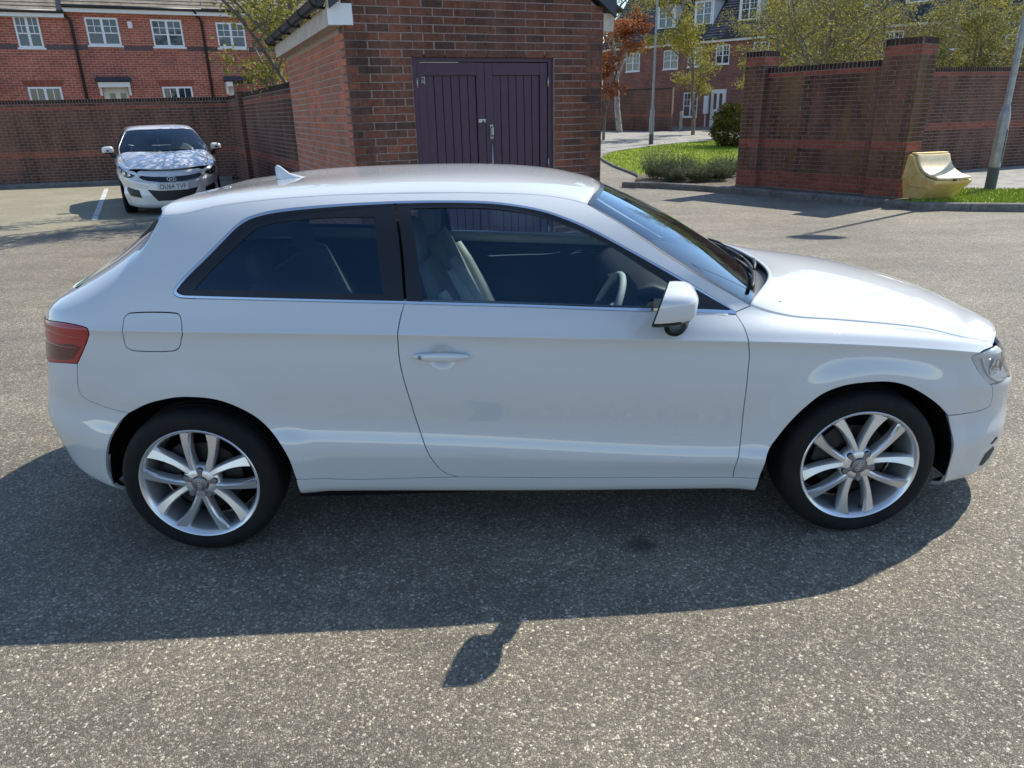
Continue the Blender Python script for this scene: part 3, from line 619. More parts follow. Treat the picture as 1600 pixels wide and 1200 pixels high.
sheet('sunlit_road', [(.5,22.5),(3.0,22.3),(3.75,23.7),(5.35,25.75),(6.95,27.15),(8.9,28.6),(13,30.2),(14,36),(9.7,37.2),(4.0,41),(.5,42)], M_PAVE, .006)  # pale sheet: sunlit brightness of the far asphalt put into the colour
sheet('drive', [(16,8.8),(9.6,10.3),(8.2,11.0),(8.6,14.0),(10.4,14.55),(18.7,17.3),(22,12)], M_PAVE, .006)
sheet('parking_bays', [(-6.6,9.6),(-6.1,8.6),(-24,1.5),(-26,13.8),(-19.6,15.7),(-7.7,17.7),(-4.4,9.9)], M_BAY, .004)
def strip(name, a, b, w, mat, dz, label=None):
    a, b = np.array(a,float), np.array(b,float); d = (b-a)/np.linalg.norm(b-a); n = np.array([-d[1],d[0]])*w/2
    o = mk(name, [(*(a-n),dz),(*(b-n),dz),(*(b+n),dz),(*(a+n),dz)], [(0,1,2,3)], mat); o['kind'] = 'structure'; return o
bd = np.array([-.43,.903])
for k, (x,y) in enumerate(((-7.36,9.75),(-9.85,8.85),(-12.4,7.9),(-4.9,10.6))): strip('bay_line', (x,y), np.array([x,y])+bd*(6.9 if k!=3 else 2), .10, M_LINE, .009)
KB = [tuple(CL_+np.array([-.12,-.22])), tuple(AL+np.array([.0,-.30]))]
kerb('wall_kerb', KB, M_KERB, h=.10, w=.20, side=-1, seg=.915)
# ---- lamp posts
M_GALV = plain('lamp_galvanised',(.34,.35,.36),rough=.45,metal=.55,grime=.35); M_BITU = plain('post_base_paint',(.09,.10,.105),rough=.7,grime=.3)
def lamp(label, loc, h, arm_dir, lean=(0,0)):
    L_ = thing('lamp_post', label, 'lamp post', loc, 0, 'street lamp posts')
    m = MB(); m.lathe([(.092,-.1),(.092,.40)],20); m.build('post_base', M_BITU, L_, smooth=True)
    m = MB(); m.lathe([(.092,.40),(.091,1.22),(.084,1.30),(.062,1.42),(.055,1.44)],20); b_ = m.build('post_lower', M_GALV, L_, smooth=True)
    m = MB(); m.lathe([(.055,1.44),(.045,h*.6),(.036,h)],16); m.build('shaft', M_GALV, L_, smooth=True)
    m = MB(); a = np.array(arm_dir); m.box((-.045,-.098,.50),(.045,-.088,1.05),RZ(math.atan2(a[1],a[0])+1.2),ch=.003); m.build('service_door', M_GALV, b_)
    m = MB(); m.tube([(0,0,h-.02),(a[0]*.05,a[1]*.05,h+.06),(a[0]*.15,a[1]*.15,h+.10)],.028,8); m.build('arm', M_GALV, L_, smooth=True)
    m = MB(); M = frame((a[0]*.28,a[1]*.28,h+.10),(a[0],a[1],.0),uz=(0,0,1)); G = []
    for t in np.linspace(0,1,9):
        w_ = .02+.17*math.sin(math.pi*min(1,t*.9+.06))**.7; hh = .02+.07*math.sin(math.pi*min(1,t*.9+.06)); G.append([tuple(M@Vector((-.36+.72*t, w_*math.cos(q), hh*math.sin(q)))) for q in [2*math.pi*i/14 for i in range(15)]])
    m.grid(np.array(G)); m.add(G[-1][:-1],[tuple(range(14))]); m.build('lantern', M_GALV, L_, smooth=True)
    return L_
lamp('grey lamp post with a thick base standing in the verge beside the yellow grit bin', (8.85,10.03,.11), 7.0, (.97,-.24)); lamp('thin distant lamp post at the back edge of the lawn', (6.04,27.3,.25), 7.2, (-.8,-.6))
# ---- grit bin
def yellow():
    k = NT('grit_bin_plastic'); p = k.pos(); c = k.ramp(k.noise(p,7,6,.7),[(.3,(.66,.42,.11)),(.55,(.76,.56,.22)),(.8,(.70,.56,.30))]); c = k.mix(k.ramp(k.noise(p,30,5,.7),[(.55,(0,0,0)),(.8,(.5,.5,.5))]),c,(.18,.14,.08,1)); k.set(Base_Color=c,Roughness=.55); k.bump(k.noise(p,300,3),.001,.5); return k.m
M_YEL = yellow()
def lidmat():
    k = NT('grit_lid_plastic'); p = k.pos(); k.set(Base_Color=k.ramp(k.noise(p,9,6,.7),[(.3,(.62,.49,.27)),(.7,(.80,.68,.44))]),Roughness=.5); k.bump(k.noise(p,200,3),.001,.5); return k.m
gb = thing('grit_bin', 'yellow plastic grit bin with a curved pale lid leaning against the brick pier', 'grit bin', (7.14,8.88,.125), math.atan2(-.98,.20)+math.pi/2)
hw = .38; gb.scale = (.93,.93,.82)
prof = [(-.36,0),(.06,0),(.10,.02),(.36,.28),(.42,.34),(.42,.40),(.36,.41),(.16,.44),(-.02,.55),(-.13,.70),(-.19,.84),(-.30,.86),(-.33,.84),(-.39,.42)]
# local: front is -y, so depth a -> y=-a
def tap(z): return hw*(.86+.14*min(1,z/.42))
m = MB(); n_ = len(prof); V = [(-tap(z),-a,z) for a,z in prof]+[(tap(z),-a,z) for a,z in prof]
m.add(V, [tuple(range(n_))[::-1],tuple(range(n_,2*n_))]+[(i,(i+1)%n_,n_+(i+1)%n_,n_+i) for i in range(n_)]); m.build('tub', M_YEL, gb, bevel=.018)
m = MB(); cur = [(.43,.405),(.36,.425),(.20,.455),(.06,.515),(-.05,.61),(-.12,.72),(-.16,.83)]; G = []
for (a,z) in cur: G.append([(x,-a,z+.03-.012*(1-(x/.34)**2)) for x in np.linspace(-.335,.335,9)])
m.grid(np.array(G)); lo = m.build('lid', lidmat(), gb, smooth=True); sm = lo.modifiers.new('t','SOLIDIFY'); sm.thickness = .045; sm.offset = 0; bv = lo.modifiers.new('b','BEVEL'); bv.width = .012; bv.segments = 2
m = MB(); m.box((-.34,.17,.845),(.34,.31,.895),ch=.02); m.build('hinge_rail', M_YEL, gb)
for s in (-1,1):
    for q in (-.18,-.04,.10):
        m = MB(); m.add([(s*(tap(.42)+.004),-q-.03,.44),(s*(tap(.42)+.004),-q+.03,.44),(s*(tap(.26)+.002),-q+.02,.27),(s*(tap(.26)+.002),-q-.04,.27),(s*(tap(.42)-.02),-q-.03,.44),(s*(tap(.42)-.02),-q+.03,.44),(s*(tap(.26)-.02),-q+.02,.27),(s*(tap(.26)-.02),-q-.04,.27)],[(0,1,2,3),(0,4,5,1),(1,5,6,2),(2,6,7,3),(3,7,4,0)]); m.build('side_rib', M_YEL, gb)
    m = MB(); pts = [(s*(tap(z)+.004),-a,z) for a,z in ((-.385,.40),(-.2,.27),(.12,.25),(.34,.27))]; m.tube(pts,.012,6); m.build('side_moulding', M_YEL, gb, smooth=True)
m = MB(); m.box((-.03,-.455,.385),(.03,-.425,.43),ch=.006); m.build('catch', M_PIPE, gb)
# ---------------------------------------------------------------- plants
def leaf_mat(name, stops, trans=.35):
    k = NT(name); r = k.n('NewGeometry').outputs['Random Per Island']; c = k.ramp(r, stops)
    k.set(Base_Color=c, Roughness=.55, Specular_IOR_Level=.3)
    t = k.n('BsdfTranslucent', Color=c); mx = k.n('MixShader', i0=trans, i1=k.b.outputs[0], i2=t.outputs[0]); k.t.links.new(mx.outputs[0], k.out.inputs[0]); return k.m
def bark(name, a, b, sc=14):
    k = NT(name); p = k.pos(); k.set(Base_Color=k.ramp(k.noise(k.mapping(p,(1,1,.35)),sc,5,.7),[(.35,a),(.65,b)]), Roughness=.9, Specular_IOR_Level=.2); k.bump(k.noise(k.mapping(p,(1,1,.3)),50,4),.01,.6); return k.m
M_BARK = bark('grey_bark',(.10,.085,.065),(.24,.21,.17)); M_BIRCH = bark('birch_bark',(.10,.09,.08),(.50,.48,.43),9); M_TWIG = bark('twig_bark',(.13,.105,.075),(.27,.23,.17))
M_LEAFY = leaf_mat('spring_leaf',[(0,(.20,.20,.025)),(.5,(.32,.30,.045)),(1,(.42,.37,.09))]); M_LEAFG = leaf_mat('green_leaf',[(0,(.11,.13,.025)),(.5,(.21,.21,.05)),(1,(.32,.28,.09))]); M_LEAFR = leaf_mat('copper_leaf',[(0,(.20,.05,.02)),(.5,(.34,.10,.035)),(1,(.40,.18,.06))])
M_LEAFB = leaf_mat('shrub_leaf',[(0,(.035,.055,.010)),(.5,(.10,.11,.018)),(.8,(.22,.17,.02)),(1,(.30,.13,.02))]); M_LAV = leaf_mat('lavender_leaf',[(0,(.07,.09,.045)),(.5,(.14,.17,.085)),(1,(.26,.26,.16))])
def leaf_cloud(P, D, size, rng, flat=.5, asp=.55):
    """one small folded leaf (two triangles) at every point of P"""
    n = len(P); a = rng.normal(size=(n,3)); a += D*1.2; a /= np.linalg.norm(a,axis=1)[:,None]
    b = rng.normal(size=(n,3)); b -= (b*a).sum(1)[:,None]*a; b /= np.linalg.norm(b,axis=1)[:,None]; c = np.cross(a,b)
    s = (size*rng.uniform(.6,1.35,n))[:,None]
    V = np.stack([P, P+a*s*.55+b*s*asp*.5+c*s*.10, P+a*s, P+a*s*.55-b*s*asp*.5+c*s*.10],1).reshape(-1,3)
    i = np.arange(n)*4; F = np.stack([i,i+1,i+2,i+3],1); return V, F
def tree(name, label, loc, h, seed, lmat, bmat, spread=.9, leaves=6000, lsize=.07, trunk_r=.10, levels=4, first=.25, droop=0.0, lean=(0,0), stems=1, cat='tree', kids=(5,6,5), up=.55, jitter=.12, group=None):
    rng = np.random.default_rng(seed); mb = MB(); tips = []
    def grow(p, d, L, r, lev):
        n = 6 if lev<2 else 4; pts = [p.copy()]; q = p.copy(); dd = d.copy()
        for i in range(n):
            dd = dd+rng.normal(size=3)*jitter+np.array([0,0,(.05 if lev<2 else 0)-droop*lev*.12]); dd /= np.linalg.norm(dd); q = q+dd*L/n; pts.append(q.copy())
        rad = [max(.0045,r*(1-.62*i/n)) for i in range(n+1)]; mb.tube(pts, rad, 7 if lev==0 else (5 if lev==1 else 3), cap=False)
        if lev >= levels-2:
            for k in range(1,n+1): tips.append((pts[k],dd.copy(),lev))
        if lev < levels-1:
            m = kids[min(lev,len(kids)-1)]
            for k in range(m):
                t = first+(1-first)*(k+rng.uniform(.1,.9))/m if lev==0 else .2+.8*(k+rng.uniform(.1,.9))/m
                f = t*n; i0 = min(int(f),n-1); s_ = pts[i0]+(pts[i0+1]-pts[i0])*(f-i0)
                az = rng.uniform(0,2*math.pi)+k*2.4; out = np.array([math.cos(az),math.sin(az),0]); base = (pts[i0+1]-pts[i0]); base /= np.linalg.norm(base)
                nd = base*up+out*spread*rng.uniform(.7,1.2)+np.array([0,0,.18-droop*.3]); nd /= np.linalg.norm(nd)
                grow(s_, nd, L*rng.uniform(.42,.62)*(1-.25*t), rad[i0]*.55, lev+1)
    root = thing(name, label, cat, loc, 0, group)
    for s in range(stems):
        d0 = np.array([lean[0]+rng.normal()*.12*(stems>1)*2, lean[1]+rng.normal()*.12*(stems>1)*2, 1.0]); d0 /= np.linalg.norm(d0); grow(np.array([rng.normal()*.06*(stems>1),rng.normal()*.06*(stems>1),-.05]), d0, h*.72*rng.uniform(.85,1.05), trunk_r*(1 if stems==1 else .75), 0)
    mb.build('trunk', bmat, root, smooth=True)
    T = np.array([t[0] for t in tips]); D = np.array([t[1] for t in tips]); idx = rng.integers(0,len(T),leaves)
    P = T[idx]+rng.normal(size=(leaves,3))*(.085*h/6); V, F = leaf_cloud(P, D[idx]+np.array([0,0,-.35]), lsize, rng)
    mk('crown', V, F, lmat, root); return root
tree('broadleaf_tree','tree in pale spring leaf rising behind the brick store and side wall',(-3.75,11.3,0),8.4,11,M_LEAFY,M_BARK,leaves=10000,lsize=.085,trunk_r=.11,levels=5,spread=1.05,first=.25,kids=(8,5,4,3))
tree('white_barked_tree','slender white-barked tree leaning beside the shaded far wall',(6.35,37.5,.44),10.5,23,M_LEAFY,M_BIRCH,leaves=8000,lsize=.10,trunk_r=.17,levels=4,lean=(.12,0),spread=.75,first=.35)
tree('copper_leaved_tree','small copper-red leaved tree beside the brick store corner',(4.6,31.0,.32),6.0,31,M_LEAFR,M_BARK,leaves=5200,lsize=.13,trunk_r=.07,levels=4,spread=.9,first=.25)
tree('spreading_tree','bare-limbed tree with sparse new leaves behind the left brick pier',(8.1,16.8,.05),7.6,42,M_LEAFY,M_TWIG,leaves=9000,lsize=.058,trunk_r=.10,levels=5,spread=1.05,first=.18,kids=(8,6,5,4),stems=2)
tree('spreading_tree','leafier spreading tree behind the middle of the mossy wall',(10.6,18.6,.08),6.6,57,M_LEAFG,M_TWIG,leaves=12000,lsize=.058,trunk_r=.09,levels=5,spread=1.0,first=.15,kids=(8,6,5,4),stems=2)
tree('weeping_tree','dense drooping shrub-like tree overhanging the wall across the drive',(12.9,17.9,.05),5.2,64,M_LEAFG,M_TWIG,leaves=24000,lsize=.06,trunk_r=.09,levels=5,spread=1.15,first=.12,kids=(8,6,4,3),droop=.55,stems=3)
tree('background_tree','pale green tree in front of the distant dormered house',(9.3,33.5,.37),8.5,77,M_LEAFY,M_TWIG,leaves=9000,lsize=.10,trunk_r=.10,levels=4,spread=.95,first=.2)
tree('background_tree','thin pale tree between the lawn and the distant house door',(12.6,31.5,.33),7.5,83,M_LEAFY,M_TWIG,leaves=9000,lsize=.12,trunk_r=.08,levels=4,spread=1.0,first=.15,stems=2)
for i_,(x_,y_,h_,lb_) in enumerate(((11.2,25.5,7.0,'fine-twigged tree behind the left brick pier in front of the far house'),(15.6,25.0,6.5,'twiggy tree between the two brick walls in front of slate roofs'),(19.5,28.5,7.5,'twiggy tree farthest right in front of the far house end'))):
    tree('twiggy_tree',lb_,(x_,y_,gz(x_,y_)),h_,120+i_,M_LEAFY,M_TWIG,leaves=9000,lsize=.075,trunk_r=.09,levels=5,spread=1.0,first=.15,kids=(8,6,5,3),stems=2)
def shrub(name, label, loc, rx, rz, seed, mat, n=5000, size=.07, group=None):
    rng = np.random.default_rng(seed); root = thing(name, label, 'shrub', loc, 0, group)
    d = rng.normal(size=(n,3)); d /= np.linalg.norm(d,axis=1)[:,None]; lump = 1+.16*np.sin(d[:,0]*5+seed)*np.cos(d[:,1]*4)+.10*np.sin(d[:,2]*9+d[:,0]*3)
    r = lump*rng.uniform(.45,1,n)**.35; P = d*r[:,None]*np.array([rx,rx,rz])+np.array([0,0,rz*.92]); P = P[P[:,2]>.02]
    V, F = leaf_cloud(P, (d*.6)[:len(P)], size, rng); mk('foliage', V, F, mat, root)
    mb = MB()
    for k in range(9):
        a = rng.uniform(0,6.28); mb.tube([(0,0,0),(.3*rx*math.cos(a),.3*rx*math.sin(a),rz*.6),(.75*rx*math.cos(a),.75*rx*math.sin(a),rz*1.3)],[.02,.014,.005],5)
    mb.build('stem', M_BARK, root, smooth=True); return root
shrub('round_shrub','rounded shrub with golden-orange new growth on the lawn by the left pier',(8.35,24.2,.2),.72,.80,5,M_LEAFB,7000,.085)
def lavender(label, loc, r, h, seed, n=420):
    rng = np.random.default_rng(seed); root = thing('lavender_bush', label, 'shrub', loc, 0, 'grey-green bushes along the kerb')
    a = rng.uniform(0,6.283,n); rr = r*np.sqrt(rng.uniform(0,1,n)); b = np.c_[rr*np.cos(a)*.45,rr*np.sin(a)*.45,0*a]; L = h*rng.uniform(.6,1.1,n)*(1-.35*(rr/r)**2)
    d = np.c_[np.cos(a)*rr/r*.75,np.sin(a)*rr/r*.75,np.ones(n)]+rng.normal(size=(n,3))*.16; d /= np.linalg.norm(d,axis=1)[:,None]
    mb = MB()
    P = []; D = []
    for t in np.linspace(.18,1,13): P.append(b+d*(L*t)[:,None]); D.append(d)
    V, F = leaf_cloud(np.concatenate(P), np.concatenate(D), .042, rng, asp=.28); mk('foliage', V, F, M_LAV, root)
    for k in range(0,n,14): mb.tube([b[k],b[k]+d[k]*L[k]],[.004,.002],3,cap=False)
    mb.build('stem', M_TWIG, root); return root
for i,(x,y,r,h,lab) in enumerate(((3.50,13.75,.30,.75,'tall grey-green lavender bush at the kerb end beside the store'),(4.05,13.6,.36,.60,'lavender bush with the widest spread in the kerbside bed'),(4.30,13.0,.38,.40,'low lavender bush close to the kerb in the planting bed'),(4.75,13.15,.34,.50,'lavender bush next to the left brick pier'),(3.75,13.05,.34,.42,'small lavender bush right behind the kerb end'),(5.1,13.9,.36,.50,'lavender bush at the back of the planting bed by the lawn'))):
    lavender(lab,(x,y,.10),r,h,90+i)
def blades(name, label, poly, n, h, dz, seed, mat=None):
    rng = np.random.default_rng(seed); P = np.array(poly); lo, hi = P.min(0), P.max(0); q = rng.uniform(lo,hi,(n*3,2)); q = q[inside(P,q)][:n]; m = len(q)
    z = np.array([gz(x,y) for x,y in q])+dz; a = rng.uniform(0,6.283,m); w = .006*(1+h*10); L = h*rng.uniform(.5,1.3,m); t = rng.normal(size=(m,2))*.4*L[:,None]
    B = np.c_[q,z]; s = np.c_[np.cos(a)*w,np.sin(a)*w,0*a]; V = np.stack([B-s,B+s,B+np.c_[t,L]],1).reshape(-1,3); i = np.arange(m)*3
    o = mk(name, V, np.stack([i,i+1,i+2],1), mat or M_GRASS, kind='stuff'); o['label'] = label; o['category'] = 'grass'
blades('grass','bright green mown grass of the lawn behind the lavender', LAWN, 30000, .055, .055, 3)
blades('grass','short green grass on the verge around the lamp post', [tuple(p) for p in inn[6:]]+[(16,8.4),(9.5,9.95),(7.9,10.5),(7.3,9.9),(6.72,8.75)], 22000, .045, .110, 4)
# ---------------------------------------------------------------- car skin (numpy)
def ncs(t, Y):
    """natural cubic spline coefficients through rows Y at knots t (Y: n x k)"""
    t = np.asarray(t, float); Y = np.asarray(Y, float); n = len(t)
    h = np.diff(t); A = np.eye(n); B = np.zeros_like(Y)
    for i in range(1, n-1):
        A[i, i-1] = h[i-1]; A[i, i] = 2*(h[i-1]+h[i]); A[i, i+1] = h[i]
        B[i] = 6*((Y[i+1]-Y[i])/h[i]-(Y[i]-Y[i-1])/h[i-1])
    return t, Y, np.linalg.solve(A, B.reshape(n, -1)).reshape(Y.shape)
def nce(sp, x):
    t, Y, M = sp; x = np.asarray(x, float)
    i = np.clip(np.searchsorted(t, x)-1, 0, len(t)-2)
    h = t[i+1]-t[i]; a = (t[i+1]-x)/h; b = (x-t[i])/h
    xc = (slice(None),)+(None,)*(Y.ndim-1)
    a, b, h = a[xc], b[xc], h[xc]
    return a*Y[i]+b*Y[i+1]+((a**3-a)*M[i]+(b**3-b)*M[i+1])*h*h/6
def sstep(a,b,x):
    t = np.clip((x-a)/(b-a),0,1); return t*t*(3-2*t)
ST = np.array([(-2.035,0),(-2.025,.33),(-1.975,.56),(-1.885,.705),(-1.73,.800),(-1.5,.848),(-1.2,.872),(-.8,.884),(-.4,.888),(0,.889),
      (.4,.8885),(.8,.886),(1.1,.880),(1.4,.862),(1.62,.826),(1.80,.762),(1.94,.665),(2.05,.52),(2.125,.3),(2.15,0)])
WR = np.array([1,.97,.88,.70,.42,.16,.03]+[0]*13)
WRU = np.array([1,1.08,1.18,1.10,.85,.35,.06]+[0]*13)
WF = np.array([0]*13+[.03,.14,.38,.66,.86,.96,1])
def knots(xs, zs):
    sp = ncs(xs, np.array(zs)[:, None]); return lambda x: nce(sp, np.atleast_1d(x))[:, 0]
ZT = knots([-2.04,-1.7,-1.25,-.472,.456,.8,1.23,1.636,1.9,2.15],[.935,.940,.935,.908,.864,.847,.818,.767,.715,.665])
ZB = knots([-2.04,-1.7,-1.25,-.444,.2,.6,.78,.95,1.2,1.4,1.62,1.8,2.15],[1.03,1.06,1.066,1.018,.983,.962,.946,.913,.876,.850,.812,.765,.715])
kz = [-2.04,-1.7,-.92,.0,.91,1.65,2.15]
def inset_belt(x): return .047+.090*sstep(.5,1.1,x)-.03*sstep(1.6,2.,x)
def up(k): return lambda x: k*(1+.28*sstep(.0,.8,x))+.06*sstep(.8,1.2,x)
ROWS = [ # z(x), side inset, rear shift, front shift
 (knots(kz,[.27,.23,.215,.205,.185,.145,.105]), .115, .13,-.07),
 (knots(kz,[.30,.26,.252,.230,.209,.170,.135]), .053, .03,.036),
 (knots(kz,[.40,.35,.325,.305,.283,.25,.22]), .030,-.018,.062),
 (knots(kz,[.55,.51,.475,.42,.365,.37,.35]), .0105,-.042,.060),
 (knots(kz,[.61,.57,.53,.475,.415,.42,.40]), .0245,-.036,.056),
 (knots(kz,[.70,.68,.66,.625,.59,.57,.52]), .0125,.000,.045),
 (lambda x: ZT(x)-.085, .0075,.046,-.002),
 (lambda x: ZT(x)-.016, .0060,.062,-.036),
 (lambda x: ZT(x), 0, .068,-.042),
 (lambda x: ZT(x)+.008, lambda x: .0042+.004*sstep(.5,1.1,x),.074,-.052),
 (lambda x: ZT(x)+.034, lambda x: .0155+.020*sstep(.5,1.1,x),.088,-.075),
 (lambda x: ZB(x), inset_belt,.145,-.13),
 (lambda x: ZB(x)+.11, up(.098),.31,-.24),
 (lambda x: ZB(x)+.22, up(.160),.43,-.38),
 (lambda x: ZB(x)+.31, up(.226),.54,-.5),
 (lambda x: ZB(x)+.38, up(.315),.64,-.6)]
NR = len(ROWS); CR = 8
def grid():
    G = np.zeros((NR, len(ST), 3))
    for r,(zf,ins,rs,fs) in enumerate(ROWS):
        x = ST[:,0]+(WRU if r>CR+2 else WR)*rs+WF*fs
        w = ST[:,1]*(1-(ins(ST[:,0]) if callable(ins) else ins)/.889)
        z = zf(ST[:,0])
        G[r] = np.c_[x, w, z]
    # mirrored stations beyond both ends keep the skin smooth across the centre line
    m = np.array([1,-1,1.])
    return np.concatenate([G[:,[2,1]]*m, G, G[:,[-2,-3]]*m], 1)
GR = grid()
UK = np.r_[0, np.cumsum(np.linalg.norm(np.diff(GR[CR],axis=0),axis=1))]; UK -= UK[2]
VK = np.r_[0, np.cumsum(np.linalg.norm(np.diff(GR[:,11],axis=0),axis=1))]
SPU = ncs(UK, np.transpose(GR,(1,0,2)))      # u -> rows x 3
def skin0(u, v):
    u = np.atleast_1d(np.asarray(u,float)); v = np.atleast_1d(np.asarray(v,float))
    R = nce(SPU, u)                            # n x rows x 3
    out = np.zeros((len(u),3))
    for lo, hi in ((0,CR),(CR,NR-1)):
        m = (v<=VK[CR]) if lo==0 else (v>VK[CR])
        if not m.any(): continue
        t = VK[lo:hi+1]; Y = R[m][:,lo:hi+1]   # k x n x 3
        n = len(t); h = np.diff(t); A = np.eye(n); B = np.zeros((n,n))
        for i in range(1,n-1):
            A[i,i-1]=h[i-1]; A[i,i]=2*(h[i-1]+h[i]); A[i,i+1]=h[i]
            B[i,i-1]=6/h[i-1]; B[i,i]=-6/h[i]-6/h[i-1]; B[i,i+1]=6/h[i]
        K = np.linalg.solve(A,B)
        M = np.einsum('ij,kjc->kic',K,Y)
        x = v[m]; i = np.clip(np.searchsorted(t,x)-1,0,n-2); q = np.arange(len(x))
        hh = h[i][:,None]; a = ((t[i+1]-x)/h[i])[:,None]; b = 1-a
        out[m] = a*Y[q,i]+b*Y[q,i+1]+((a**3-a)*M[q,i]+(b**3-b)*M[q,i+1])*hh*hh/6
    return out
WX = 1.3005; WZ = .316
def skin(u, v):
    P = skin0(u, v)
    for cx, amp in ((-WX,.013),(WX,.020)):
        rho = np.hypot(P[:,0]-cx, P[:,2]-.31)
        P[:,1] += np.sign(P[:,1])*amp*(1-sstep(.375,.50,rho))*sstep(.30,.5,np.abs(P[:,1]))
    return P
def with_normals(fn, a, b, e=1.5e-3):
    P = fn(a,b); du = fn(a+e,b)-fn(a-e,b); dv = fn(a,b+e)-fn(a,b-e)
    N = np.cross(du,dv); N /= np.maximum(np.linalg.norm(N,axis=1),1e-9)[:,None]
    return P, N
